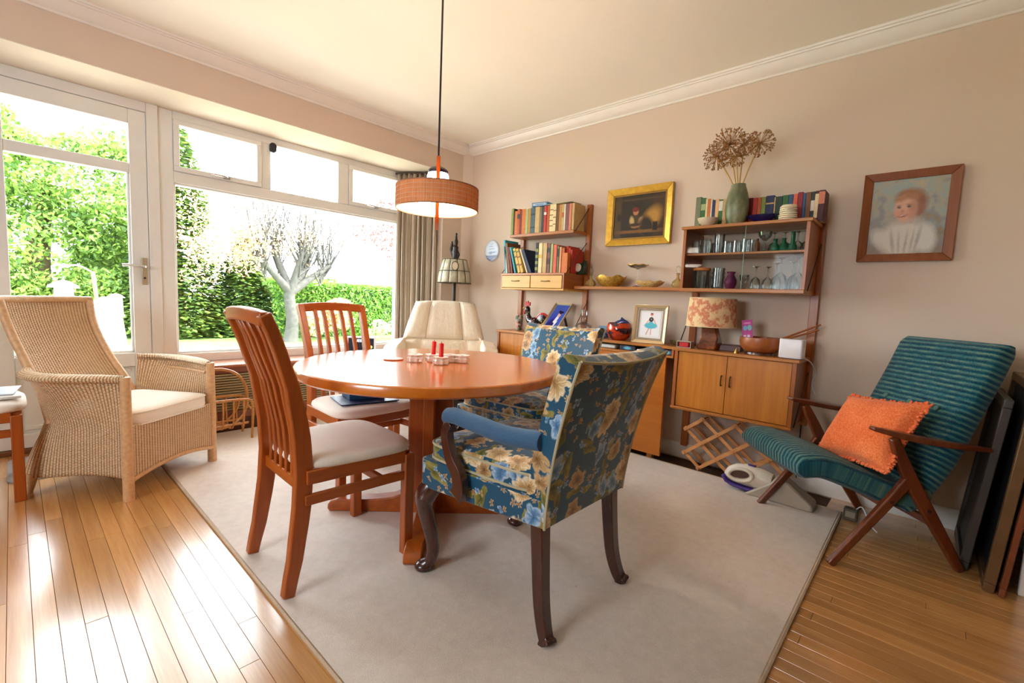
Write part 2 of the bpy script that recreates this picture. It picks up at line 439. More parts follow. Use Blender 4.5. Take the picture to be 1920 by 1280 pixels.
def sash(y0, y1, hy):
    z0, z1 = 1.842, 2.188; t = 0.034
    s = MB().box(-.03, .045, y0-0.79, y1-0.79, z0-0.5, z0+t-0.5).box(-.03, .045, y0-0.79, y1-0.79, z1-t-0.5, z1-0.5)
    s.box(-.03, .045, y0-0.79, y0+t-0.79, z0+t-0.5, z1-t-0.5).box(-.03, .045, y1-t-0.79, y1-0.79, z0+t-0.5, z1-t-0.5)
    o = s.build('sash', M_UPVC, W1, bevel=0.004)
    h = MB().box(.045, .058, hy-0.79-.012, hy-0.79+.03, z0-0.5+.006, z0-0.5+.026)
    h.tube([(.055, hy-.79+.015, z0-.5+.016), (.075, hy-.79, z0-.5+.018), (.08, hy-.79-.05, z0-.5+.020), (.075, hy-.79-.10, z0-.5+.022)], [.008, .008, .007, .005], 8)
    h.build('handle', M_CHROME, o)
sash(0.792, 1.354, 1.10); sash(2.085, 2.623, 2.34)
for y0, y1, z0, z1 in ((0.79, 2.625, 0.56, 1.765), (0.825, 1.322, 1.875, 2.156), (1.426, 1.985, 1.84, 2.19), (2.118, 2.59, 1.875, 2.156)):
    MB().box(-.012, -.006, y0-0.79, y1-0.79, z0-0.5, z1-0.5).build('pane', M_PANE, W1, smooth=False)
tag(MB().pillow(rrect(0.05, 0.075, 0.024, 6), [(0.6, 0), (1, 0.004), (1, 0.022), (0.8, 0.028)]).xform(Matrix.Translation((-3.968, 1.437, 2.163)) @ Matrix.Rotation(PI/2, 4, 'Z') @ Matrix.Rotation(PI/2, 4, 'X')).build('window_sensor', plain('black_plastic', (0.006, 0.004, 0.012), 0.3)), 'small black oval sensor stuck on the window mullion', 'sensor')

# ---------------------------------------------------------------- glazed door
D1 = bpy.data.objects.new('door_1', None); COL.objects.link(D1); struct(D1, 'white glazed garden door with lever handle'); D1.location = (GX, 0, 0)
def dpart(name, y0, y1, z0, z1, x0=-.03, x1=.03, mat=M_UPVC, bev=0.004): return MB().box(x0, x1, y0, y1, z0, z1).build(name, mat, D1, bevel=bev)
dpart('jamb', 0.643, 0.707, 0.0, 2.243, -.04, .045); dpart('jamb', -0.17, -0.105, 0.0, 2.243, -.04, .045); dpart('head', -0.105, 0.643, 2.18, 2.243, -.04, .045)
dpart('stile', 0.55, 0.641, 0.03, 2.178, -.03, .04); dpart('stile', -0.10, -0.005, 0.03, 2.178, -.03, .04)
dpart('top_rail', -0.005, 0.55, 2.085, 2.178, -.03, .04); dpart('glazing_bar', -0.005, 0.55, 1.772, 1.836, -.03, .036)
dpart('lock_rail', -0.005, 0.55, 0.49, 0.583, -.03, .04); dpart('bottom_rail', -0.005, 0.55, 0.03, 0.115, -.03, .04)
dpart('panel', -0.005, 0.55, 0.115, 0.49, -.02, .012); dpart('panel_moulding', 0.02, 0.53, 0.135, 0.16, .012, .024); dpart('panel_moulding', 0.02, 0.53, 0.455, 0.475, .012, .022)
dpart('glazing_bead', 0.537, 0.55, 0.583, 1.772, 0, .02); dpart('glazing_bead', -0.005, 0.55, 0.583, 0.598, 0, .02)
dpart('threshold', -0.105, 0.643, 0.0, 0.028, -.06, .06, mat=plain('threshold_wood', srgb(120, 76, 44), 0.5))
for z0, z1 in ((0.583, 1.772), (1.836, 2.085)): dpart('pane', -0.005, 0.55, z0, z1, -.01, -.004, M_PANE, 0)
M_BRUSH = plain('brushed_steel', srgb(196, 186, 160), 0.35, metal=0.9)
hp = dpart('handle_plate', 0.597, 0.628, 1.045, 1.225, .04, .05, M_BRUSH, 0.003)
MB().tube(interp([(.05, .612, 1.165), (.085, .612, 1.165), (.10, .59, 1.166), (.10, .54, 1.17), (.095, .49, 1.168)], 5), .009, 8).build('lever', M_CHROME, hp)
MB().lathe([(.0065, 0), (.0065, .006), (0.003, .007)], 10).xform(Matrix.Translation((.05, .612, 1.09)) @ Matrix.Rotation(PI/2, 4, 'Y')).build('keyhole', plain('dark_metal', srgb(50, 48, 45), 0.4, metal=0.8), hp)

# ---------------------------------------------------------------- radiator cover / window bench
rc = thing('radiator_cover', 'long slatted wooden radiator cover under the window', 'radiator cover', (-3.70, 0.72, 0))
M_RED = wood('redbrown_wood', srgb(96, 44, 22), srgb(150, 78, 42), 'y', rough=0.3, coat=0.4)
M_SLAT = plain('slat_paint', srgb(160, 140, 104), 0.5, var=0.1, vscale=30)
L = 2.112
MB().box(-.285, .02, 0, L, .478, .498).build('top_board', wood('cover_top', srgb(150, 80, 44), srgb(182, 108, 66), 'y', rough=0.16, coat=1.0), rc, bevel=0.004)
MB().box(-.02, .004, 0, L, .435, .478).build('top_rail', M_RED, rc, bevel=0.002)
MB().box(-.02, .004, 0, L, .10, .155).build('bottom_rail', M_RED, rc, bevel=0.002)
MB().box(-.025, -.004, 0, L, 0.0, .10).build('plinth', plain('plinth_brown', srgb(78, 36, 20), 0.5), rc)
MB().box(-.03, -.026, 0, L, .155, .435).build('backing', plain('cover_dark', srgb(58, 44, 30), 0.9), rc)
for k in range(15):
    z = .160 + k*.0183
    MB().box(-.016, -.002, 0.0, L, z, z+.0125).build('slat', M_SLAT, rc, bevel=0.002, seg=1)
MB().box(-.022, .006, -.012, .02, 0, .478).build('end_post', M_RED, rc); MB().box(-.022, .006, L-.03, L, 0, .478).build('end_post', M_RED, rc)

# ---------------------------------------------------------------- rug and mat
def carpet_mat(name, a, b_, sc=420):
    m, nt, b = _new(name)
    v = coords(nt); n = noise(nt, v, sc, 3); n2 = noise(nt, v, 2.2, 5); n3 = noise(nt, v, 30, 3)
    f = math_n(nt, 'ADD', math_n(nt, 'MULTIPLY', n, 0.45), math_n(nt, 'ADD', math_n(nt, 'MULTIPLY', n2, 0.35), math_n(nt, 'MULTIPLY', n3, 0.2)))
    c = ramp(nt, f, [(0.34, a), (0.62, b_)])
    sp = nt.nodes.new('ShaderNodeTexVoronoi'); sp.inputs['Scale'].default_value = 9; lk(nt, v, sp.inputs['Vector'])
    st = math_n(nt, 'LESS_THAN', sp.outputs['Distance'], 0.035)
    c = mixc(nt, math_n(nt, 'MULTIPLY', st, 0.3), c, srgb(120, 95, 76))
    lk(nt, c, b.inputs['Base Color']); b.inputs['Roughness'].default_value = 1.0; b.inputs['Specular IOR Level'].default_value = 0.05
    b.inputs['Sheen Weight'].default_value = 0.25
    bump(nt, b, math_n(nt, 'ADD', n, math_n(nt, 'MULTIPLY', n3, 0.6)), 0.5, 0.004); return m
rug = thing('rug', 'large plain beige carpet rug under the dining table', 'rug', (-1.97, 1.74, 0))
RX0, RX1, RY0, RY1 = -3.692, -0.253, 0.5515, 2.93
MB().box(RX0+1.97, RX1+1.97-.012, RY0-1.74+.012, RY1-1.74-.012, 0.0005, .010).build('pile', carpet_mat('carpet', srgb(204, 188, 176), srgb(236, 224, 214)), rug, bevel=0.003)
M_EDGE = fabric('carpet_edge', srgb(176, 150, 122), srgb(205, 184, 160), 300)
eb = MB().tube([(RX0+1.97, RY0-1.74+.006, .006), (RX1+1.97-.006, RY0-1.74+.006, .006)], .0065, 6)
eb.tube([(RX1+1.97-.006, RY0-1.74+.006, .006), (RX1+1.97-.006, RY1-1.74-.006, .006)], .0065, 6).tube([(RX0+1.97, RY1-1.74-.006, .006), (RX1+1.97-.006, RY1-1.74-.006, .006)], .0065, 6)
eb.build('bound_edge', M_EDGE, rug)
RZ = 0.010
tag(MB().pillow(rrect(0.46, 0.55, 0.05), [(1, .0005), (1, .006), (0.985, .009)]).xform(Matrix.Translation((-3.62, 0.22, 0))).build('door_mat', carpet_mat('mat_grey', srgb(150, 146, 142), srgb(186, 182, 176))), 'grey door mat on the boards behind the wicker chair', 'mat')
# ---------------------------------------------------------------- woods and cloths for the furniture
TK = ((srgb(138, 60, 8)), (srgb(190, 96, 24)))
M_TEAK_Z = wood('teak_upright', *TK, 'z'); M_TEAK_X = wood('teak_long', *TK, 'x'); M_TEAK_Y = wood('teak_deep', *TK, 'y')
M_TOP = wood('table_top_veneer', srgb(194, 94, 12), srgb(222, 126, 32), 'x', 0.5, rough=0.22, coat=1.0)
_tb = M_TOP.node_tree.nodes['Principled BSDF']; _tb.inputs['Coat IOR'].default_value = 1.6; _tb.inputs['Coat Roughness'].default_value = 0.16
M_DARK = wood('mahogany', srgb(48, 20, 12), srgb(84, 38, 24), 'z', rough=0.22, coat=0.6)
M_CREAM = fabric('cream_seat', srgb(236, 226, 212), srgb(248, 240, 230), 600)
M_BLACK = plain('black_plastic', (0.006, 0.004, 0.012), 0.3)

# ---------------------------------------------------------------- dining table
tb = thing('dining_table', 'round orange teak pedestal dining table', 'table', (-1.727, 1.341, RZ))
TZ = 0.725
MB().lathe([(.56, TZ-.046), (.592, TZ-.044), (.602, TZ-.036), (.603, TZ-.012), (.600, TZ-.004), (.594, TZ), (0.001, TZ)], 96).build('table_top', M_TOP, tb, angle=30)
MB().lathe([(.16, TZ-.066), (.16, TZ-.046)], 24).build('top_plate', M_BLACK, tb)
for a in (45, 135):
    R = Matrix.Rotation(math.radians(a), 3, 'Z')
    MB().obox((0, 0, (.06+TZ-.05)/2), (.205, .048, TZ-.11), R).build('column_board', M_TEAK_Z, tb, bevel=0.004)
for a in (45, 135, 225, 315):
    pts = [(.02, 0), (.47, 0), (.478, .012), (.476, .032), (.462, .050), (.43, .060), (.36, .058), (.26, .062), (.17, .075), (.11, .10), (.02, .10)]
    MB().prism(pts, 'y', -.036, .036).xform(Matrix.Rotation(math.radians(a), 4, 'Z')).build('foot', M_TEAK_X, tb, bevel=0.005)

# ---------------------------------------------------------------- slat-back dining chairs (built facing +y)
def dining_chair(label, loc, rz):
    t = thing('dining_chair', label, 'chair', loc, rz, 'slat-back dining chairs')
    def yb(z):
        pts = [(0, -.245), (.15, -.215), (.30, -.195), (.42, -.188), (.55, -.196), (.70, -.222), (.85, -.268), (.975, -.318)]
        for (z0, y0), (z1, y1) in zip(pts, pts[1:]):
            if z <= z1:
                s = (z-z0)/(z1-z0); s = s*s*(3-2*s)*0.35 + s*0.65; return y0+(y1-y0)*s
        return pts[-1][1]
    def xb(z): return .185 - .012*math.sin(PI*min(1, z/.97))
    for sx in (-1, 1):
        MB().box(sx*.212-.019, sx*.212+.019, .185, .226, 0, .415).build('leg', M_TEAK_Z, t, bevel=0.004)
        zs = [k*.962/16 for k in range(17)]
        MB().sweep([(sx*xb(z), yb(z), z) for z in zs], [.034]*17, [.040+.020*math.sin(PI*min(1, z/.8)) for z in zs], (1, 0, 0)).build('back_post', M_TEAK_Z, t, bevel=0.005)
        a = (sx*.192, -.185, .405); b = (sx*.212, .19, .405)
        MB().beam(a, b, .022, .048).build('seat_rail', M_TEAK_Y, t, bevel=0.003)
        MB().beam((sx*.19, -.19, .325), (sx*.212, .19, .330), .020, .036).build('stretcher', M_TEAK_Y, t, bevel=0.003)
    MB().beam((-.21, .205, .402), (.21, .205, .402), .022, .045).build('seat_rail', M_TEAK_X, t, bevel=0.003)
    MB().beam((-.20, .10, .328), (.20, .10, .328), .018, .03).build('cross_stretcher', M_TEAK_X, t, bevel=0.003)
    MB().beam((-.18, yb(.37), .372), (.18, yb(.37), .372), .024, .042).build('back_rail', M_TEAK_X, t, bevel=0.003)
    n = 12; top = []
    for k in range(n+1):
        u = -1+2*k/n
        top.append((u*.186, yb(.95)-.012*(1-u*u), .945+.012*(1-u*u)))
    MB().sweep(top, .034, .046, (0, 1, 0)).build('top_rail', M_TEAK_X, t, bevel=0.006)
    for k in range(5):
        u = (k-2)/2.0
        zs = [.385+j*.55/10 for j in range(11)]
        MB().sweep([(u*(.105), yb(z)-.004-.012*(1-u*u)*(z-.38)/.57, z) for z in zs], .021, .020, (1, 0, 0)).build('slat', M_TEAK_Z, t, bevel=0.003, seg=1)
    out = []
    for k in range(40):
        a = 2*PI*k/40; c, s_ = math.cos(a), math.sin(a); e = 0.42
        x = (abs(c)**e)*(1 if c > 0 else -1); y_ = (abs(s_)**e)*(1 if s_ > 0 else -1)
        wx = .238 if y_ > 0 else .208
        wx = .223 + .017*y_
        out.append((x*wx, y_*.222))
    MB().pillow(out, [(.93, .425), (.985, .430), (1, .440), (.985, .453), (.93, .463), (.8, .470), (.5, .474), (.1, .475)]).xform(Matrix.Translation((0, .022, 0))).build('seat_cushion', M_CREAM, t, angle=60)
    return t
DC = dining_chair('orange teak slat-back chair with cream seat, nearest the camera', (-1.707, 0.845, RZ), math.radians(-1.5))
copy_tree(DC, (-2.265, 1.262, RZ), math.radians(-89), 'orange teak slat-back chair on the window side of the table, books on its seat')
copy_tree(DC, (-3.325, -0.215, 0.0), math.radians(0), 'orange teak dining chair with papers on its seat, cut off by the photo edge')

# things on those chair seats
def slab_thing(name, label, cat, w, d, h, loc, rz, mat, group=None, bevel=0.002):
    o = MB().box(-w/2, w/2, -d/2, d/2, 0, h).build(name, mat, bevel=bevel); o.location = loc; o.rotation_euler = (0, 0, rz)
    return tag(o, label, cat, group)
M_NAVY = plain('navy_cloth', srgb(28, 42, 84), 0.45)
slab_thing('folder', 'flat navy blue folder lying on chair seat', 'folder', .30, .22, .006, (-2.195, 1.255, .487), math.radians(78), M_NAVY)
slab_thing('box_file', 'teal blue box standing on the navy folder', 'box', .19, .13, .05, (-2.235, 1.27, .4935), math.radians(80), plain('teal_cover', srgb(24, 70, 110), 0.4))
M_PAPER = plain('paper', srgb(225, 222, 218), 0.7)
slab_thing('newspaper', 'folded white newspaper on the chair at photo edge', 'newspaper', .30, .22, .012, (-3.33, -.12, .477), .15, M_PAPER)
slab_thing('magazine', 'thin pale magazine on top of the folded newspaper', 'magazine', .24, .2, .006, (-3.36, -.10, .4895), -.12, plain('paper_grey', srgb(196, 200, 212), 0.5))

# ---------------------------------------------------------------- floral fabric
def floral(name, base, base2):
    m, nt, b = _new(name)
    uv = coords(nt, 'UV')
    nz = nt.nodes.new('ShaderNodeTexNoise'); nz.inputs['Scale'].default_value = 13; nz.inputs['Detail'].default_value = 4; lk(nt, uv, nz.inputs['Vector'])
    wob = vmath(nt, 'SUBTRACT', nz.outputs['Color'], (.5, .5, .5))
    sc = nt.nodes.new('ShaderNodeVectorMath'); sc.operation = 'SCALE'; lk(nt, wob, sc.inputs[0]); sc.inputs['Scale'].default_value = .075
    p0 = vmath(nt, 'ADD', uv, sc.outputs[0])
    weave = noise(nt, uv, 260, 2)
    col = mixc(nt, noise(nt, uv, 5, 3), base, base2)
    def layer(col, scale, off, petals, R, inner, stops, gate, stretch=(1, 1), thr_soft=0.03):
        v = nt.nodes.new('ShaderNodeTexVoronoi'); v.voronoi_dimensions = '2D'; v.inputs['Scale'].default_value = 1.0; v.inputs['Randomness'].default_value = 0.85
        q = vmath(nt, 'MULTIPLY', vmath(nt, 'ADD', p0, (off, off*1.7, 0)), (scale*stretch[0], scale*stretch[1], 0))
        lk(nt, q, v.inputs['Vector'])
        d = vmath(nt, 'SUBTRACT', q, v.outputs['Position'])
        s = nt.nodes.new('ShaderNodeSeparateXYZ'); lk(nt, d, s.inputs[0])
        sc_ = nt.nodes.new('ShaderNodeSeparateColor'); lk(nt, v.outputs['Color'], sc_.inputs[0])
        ang = math_n(nt, 'ADD', math_n(nt, 'ARCTAN2', s.outputs[1], s.outputs[0]), math_n(nt, 'MULTIPLY', sc_.outputs[1], 6.28))
        r = vmath(nt, 'LENGTH', d)
        w = math_n(nt, 'ABSOLUTE', math_n(nt, 'COSINE', math_n(nt, 'MULTIPLY', ang, petals/2)))
        rad = math_n(nt, 'MULTIPLY', math_n(nt, 'MULTIPLY_ADD', w, 1-inner, inner), R)
        t = math_n(nt, 'DIVIDE', r, rad)
        mr = nt.nodes.new('ShaderNodeMapRange'); lk(nt, t, mr.inputs[0]); mr.inputs[1].default_value = 1-thr_soft; mr.inputs[2].default_value = 1+thr_soft; mr.inputs[3].default_value = 1; mr.inputs[4].default_value = 0
        on = math_n(nt, 'LESS_THAN', sc_.outputs[0], gate)
        shade = math_n(nt, 'ADD', math_n(nt, 'MULTIPLY', t, .62), math_n(nt, 'MULTIPLY', noise(nt, vmath(nt, 'MULTIPLY', p0, (70, 70, 0)), 1, 3), .45))
        shade = math_n(nt, 'SUBTRACT', shade, math_n(nt, 'MULTIPLY', math_n(nt, 'ABSOLUTE', math_n(nt, 'SINE', math_n(nt, 'MULTIPLY', ang, petals))), .14))
        return mixc(nt, math_n(nt, 'MULTIPLY', mr.outputs[0], on), col, ramp(nt, shade, stops))
    gr = [(.15, srgb(52, 60, 18)), (.45, srgb(112, 108, 36)), (.8, srgb(160, 146, 72))]
    cream = [(.10, srgb(120, 78, 36)), (.30, srgb(176, 132, 78)), (.52, srgb(214, 182, 130)), (.72, srgb(236, 218, 184))]
    tanc = [(.10, srgb(96, 62, 34)), (.35, srgb(158, 118, 72)), (.7, srgb(206, 172, 124))]
    blue = [(.12, srgb(34, 84, 130)), (.42, srgb(96, 142, 184)), (.8, srgb(186, 208, 224))]
    col = layer(col, 8, 3.1, 2, .48, .06, gr, .40, (1.7, .62), .06)
    col = layer(col, 9, 7.7, 2, .48, .05, gr, .34, (.60, 1.6), .06)
    col = layer(col, 30, 1.3, 5, .42, .20, tanc, .26, (1, 1), .08)
    col = layer(col, 24, 5.9, 4, .40, .30, blue, .18, (1, 1), .08)
    col = layer(col, 9.5, 2.2, 5, .44, .66, blue, .26, (1.15, .85), .10)
    col = layer(col, 8.5, 4.6, 6, .42, .70, tanc, .26, (.9, 1.1), .08)
    col = layer(col, 7.4, 9.4, 9, .46, .74, cream, .30, (1, 1), .07)
    lk(nt, col, b.inputs['Base Color']); b.inputs['Roughness'].default_value = .42; b.inputs['Specular IOR Level'].default_value = .4
    b.inputs['Sheen Weight'].default_value = .2
    bump(nt, b, weave, .15, .001); return m
M_FLORAL = floral('floral_teal', srgb(0, 64, 92), srgb(6, 88, 122))
M_BLUE = fabric('plain_blue_arm', srgb(56, 88, 122), srgb(80, 114, 148), 420)
M_PIPE = plain('gold_piping', srgb(190, 180, 146), 0.6)

# ---------------------------------------------------------------- floral armchairs (built facing +y)
def armchair(label, loc, rz):
    t = thing('floral_armchair', label, 'armchair', loc, rz, 'floral armchairs at the round table')
    def seat_out(f=1.0):
        return [(.285*f, .285), (.272*f, .30), (-.272*f, .30), (-.285*f, .285), (-.235*f, -.235), (-.225*f, -.245), (.225*f, -.245), (.235*f, -.235)]
    fr = [(.285, .285), (.270, .302), (-.270, .302), (-.285, .285), (-.238, -.238), (-.228, -.248), (.228, -.248), (.238, -.238)]
    s = MB(); s.loft([[(x, y_, .335 + (.02 if y_ < 0 else 0)) for x, y_ in fr], [(x, y_, .345 + (.02 if y_ < 0 else 0)) for x, y_ in fr], [(x, y_, .445) for x, y_ in fr]])
    s.build('seat_rail', M_FLORAL, t, bevel=0.012, seg=3, uv=1.25)
    out = []
    for k in range(48):
        a = 2*PI*k/48; c, s_ = math.cos(a), math.sin(a); e = .30
        x = (abs(c)**e)*(1 if c > 0 else -1); y_ = (abs(s_)**e)*(1 if s_ > 0 else -1)
        out.append((x*(.255+.022*y_), y_*.262))
    dome = lambda h: (lambda x, y_: h*(1-(x/.32)**2*.6-(y_/.33)**2*.6))
    cu = MB().pillow(out, [(.95, .440), (.99, .446), (1, .458), (1, .492), (.985, .506), (.95, .515), (.85, .524), (.6, .532), (.3, .536), (.05, .537)]).xform(Matrix.Translation((0, .035, 0))).build('seat_cushion', M_FLORAL, t, uv=1.25, angle=60)
    for z in (.452, .503):
        MB().tube([(x*1.0, y_+.035, z) for x, y_ in out], .0045, 6, loop=True).build('piping', M_PIPE, cu)
    # raked back: rear face, front face, wider towards the top, dipping crest
    def hw(v): return .232 + .030*v + .018*max(0, v-.7)
    def crest(u): return .866 + .016*abs(u)**2.2
    nv, nu = 14, 14
    def zof(u, v): return .355 + (crest(u)-.355)*v
    def yrear(v): return -.252 - .035*v - .085*v*v
    secs = []
    for j in range(nv+1):
        v = j/nv; th = .085 - .012*v; row = []
        for i in range(nu+1):
            u = -1+2*i/nu; row.append((u*hw(v), yrear(v) - .018*(1-u*u)*v, zof(u, v)))
        for i in range(nu+1):
            u = 1-2*i/nu; row.append((u*hw(v)*.985, yrear(v)+th+.012*(1-u*u), zof(u, v)))
        secs.append(row)
    top = secs[-1]; n2 = len(top); cx = [((top[k][0]+top[n2-1-k][0])/2, (top[k][1]+top[n2-1-k][1])/2, top[k][2]+.020) for k in range(n2)]
    secs.append([((top[k][0]*.35+cx[k][0]*.65), (top[k][1]*.35+cx[k][1]*.65), cx[k][2]-.004) for k in range(n2)])
    bk = MB().loft(secs).build('backrest', M_FLORAL, t, uv=1.2, angle=50)
    for sx in (-1, 1):
        MB().tube([(sx*hw(j/nv)*1.005, yrear(j/nv)-.001, zof(sx, j/nv)) for j in range(nv+1)], .0045, 6).build('piping', M_PIPE, bk)
    MB().tube([((-1+2*i/nu)*hw(1), yrear(1)-.018*(1-(-1+2*i/nu)**2)-.002, zof(-1+2*i/nu, 1)) for i in range(nu+1)], .0045, 6).build('piping', M_PIPE, bk)
    for sx in (-1, 1):
        # padded arm
        path = interp([(sx*.235, -.235, .624), (sx*.268, -.12, .622), (sx*.290, .0, .637), (sx*.294, .10, .643), (sx*.288, .150, .632)], 5)
        n = len(path); secs = []
        for i, p in enumerate(path):
            w = .031 if i < n-2 else (.028 if i == n-2 else .014); h = .028 if i < n-2 else (.030 if i == n-2 else .014)
            h *= (1.15 - .15*i/n)
            secs.append([(p.x+w*math.cos(2*PI*k/14), p.y, p.z+h*math.sin(2*PI*k/14)*.95) for k in range(14)])
        MB().loft(secs).build('arm_pad', M_BLUE, t, angle=60)
        path = interp([(sx*.292, .12, .615), (sx*.297, .135, .575), (sx*.296, .112, .50), (sx*.292, .075, .445), (sx*.291, .065, .40), (sx*.291, .078, .37)], 6)
        m_ = len(path)
        MB().sweep(path, [.030]*m_, [.030+.030*(i/m_) for i in range(m_)], (1, 0, 0)).build('arm_support', M_DARK, t, bevel=0.009, seg=3)
        # cabriole front leg
        path = interp([(sx*.245, .262, .345), (sx*.262, .288, .30), (sx*.264, .292, .25), (sx*.250, .272, .16), (sx*.243, .262, .09), (sx*.247, .270, .045), (sx*.256, .287, .02)], 6)
        m_ = len(path); rad = []
        for i in range(m_):
            u = i/(m_-1)
            rad.append(.036*(1-u)+.019*u + .008*math.sin(PI*min(1, u*3)) if u < .85 else .020+.010*(u-.85)/.15)
        lg = MB().tube(path, rad, 12); lg.lathe([(.016, 0), (.034, .006), (.037, .016), (.030, .028), (.012, .036)], 16, (sx*.260, .293, 0))
        lg.build('front_leg', M_DARK, t, angle=60)
        # swept back leg
        path = interp([(sx*.205, -.215, .37), (sx*.207, -.225, .25), (sx*.212, -.24, .12), (sx*.220, -.262, .04), (sx*.228, -.285, .0)], 6); m_ = len(path)
        MB().sweep(path, [.046-.012*i/m_ + (.008 if i > m_-4 else 0) for i in range(m_)], [.048-.014*i/m_ + (.012 if i > m_-4 else 0) for i in range(m_)], (1, 0, 0)).build('back_leg', M_DARK, t, bevel=0.006)
    return t
AC = armchair('floral teal armchair seen from behind, nearest the camera', (-1.052, 1.288, RZ), math.radians(90))
copy_tree(AC, (-1.665, 1.985, RZ), math.radians(180+4), 'floral teal armchair on the shelf side of the table, seen from the front')

# ---------------------------------------------------------------- green lounge chair (built facing +y)
def stripe_tweed():
    m, nt, b = _new('teal_tweed')
    uv = coords(nt, 'UV'); s = nt.nodes.new('ShaderNodeSeparateXYZ'); lk(nt, uv, s.inputs[0])
    n = noise(nt, vmath(nt, 'MULTIPLY', uv, (160, 160, 1)), 1, 3); n2 = noise(nt, vmath(nt, 'MULTIPLY', uv, (24, 90, 1)), 1, 3)
    ph = math_n(nt, 'ADD', math_n(nt, 'MULTIPLY', s.outputs[1], 268), math_n(nt, 'MULTIPLY', n, 3.4))
    w = math_n(nt, 'MULTIPLY_ADD', math_n(nt, 'SINE', ph), .5, .5)
    n3 = noise(nt, vmath(nt, 'MULTIPLY', uv, (7, 5, 1)), 1, 3)
    c = ramp(nt, math_n(nt, 'ADD', math_n(nt, 'MULTIPLY', w, .34), math_n(nt, 'ADD', math_n(nt, 'MULTIPLY', n2, .50), math_n(nt, 'MULTIPLY', n3, .16))), [(.26, srgb(10, 50, 68)), (.46, srgb(24, 82, 96)), (.60, srgb(52, 106, 108)), (.74, srgb(112, 136, 112))])
    lk(nt, c, b.inputs['Base Color']); b.inputs['Roughness'].default_value = .95; b.inputs['Specular IOR Level'].default_value = .1; b.inputs['Sheen Weight'].default_value = .2
    bump(nt, b, math_n(nt, 'ADD', w, math_n(nt, 'MULTIPLY', n, .7)), .7, .006); return m
M_TWEED = stripe_tweed()
M_LWOOD = wood('lounge_walnut', srgb(84, 36, 16), srgb(134, 66, 32), 'z', rough=.3, coat=.3)
lc = thing('lounge_chair', 'reclined teal tweed lounge chair with scissor wooden legs', 'armchair', (-0.208, 2.674, 0.003), math.radians(131.3))
seat_c = interp([(.415, .385), (.30, .395), (.16, .352), (.02, .300), (-.07, .285), (-.135, .315)], 8)
def cushion_strip(path, width, th, uvoff, taper=None):
    """upholstered strip along a (y,z) path, rounded edges, UV v along its length"""
    P = [Vector((0, p[0], p[1])) for p in path]; n = len(P); secs = []; dist = [0]
    for i in range(1, n): dist.append(dist[-1]+(P[i]-P[i-1]).length)
    prof = [(-1, 0), (-1, .55), (-.94, .86), (-.84, .97), (-.5, 1.05), (0, 1.08), (.5, 1.05), (.84, .97), (.94, .86), (1, .55), (1, 0), (1, -.55), (.94, -.86), (.84, -1), (0, -1), (-.84, -1), (-.94, -.86), (-1, -.55)]
    for i in range(n):
        d = (P[min(i+1, n-1)]-P[max(i-1, 0)]).normalized(); nn = Vector((1, 0, 0)).cross(d)
        if nn.z < 0 and abs(d.y) > .3: nn = -nn
        if abs(d.y) <= .5 and nn.y < 0: nn = -nn
        w_ = width(i/(n-1)) if callable(width) else width; t_ = th(i/(n-1)) if callable(th) else th
        secs.append([P[i] + Vector((a*w_/2, 0, 0)) + nn*(b_*t_/2) for a, b_ in prof])
    mb = MB().loft(secs); return mb, dist, len(prof)
def strip_uv(o, dist, npf, w, off, swap=False):
    me = o.data; Lr = me.uv_layers.new(name='UV')
    for l in me.loops:
        vi = l.vertex_index; i = min(vi//npf, len(dist)-1); c = me.vertices[vi].co
        Lr.data[l.index].uv = (c.x, dist[i]+off) if not swap else (dist[i]+off, c.x)
endth = lambda base: (lambda u: base*min(1, .35+ (min(u, 1-u)/.06)*.65) if min(u, 1-u) < .06 else base)
mb, ds, npf = cushion_strip(seat_c, lambda u: .50+.02*u, endth(.105), 0)
o = mb.build('seat', M_TWEED, lc, angle=60); strip_uv(o, ds, npf, .5, 0, True)
back_c = interp([(-.045, .235), (-.125, .33), (-.20, .46), (-.265, .62), (-.335, .79), (-.392, .945)], 9)
mb, ds, npf = cushion_strip(back_c, lambda u: .515 - .02*abs(u-.4), endth(.10), 0)
o = mb.build('backrest', M_TWEED, lc, angle=60); strip_uv(o, ds, npf, .5, 1.3)
bt = MB()
for k in (-1, 0, 1):
    for v, yy, zz in ((0, -.215, .62),): bt.lathe([(.012, 0), (.011, .006), (.004, .009)], 10, (k*.13, 0, 0))
for k in range(3):
    MB().lathe([(.012, 0), (.011, .006), (.004, .009)], 10).xform(Matrix.Translation(((k-1)*.14, -.222, .655)) @ Matrix.Rotation(math.radians(-66), 4, 'X')).build('button', M_TWEED, lc)
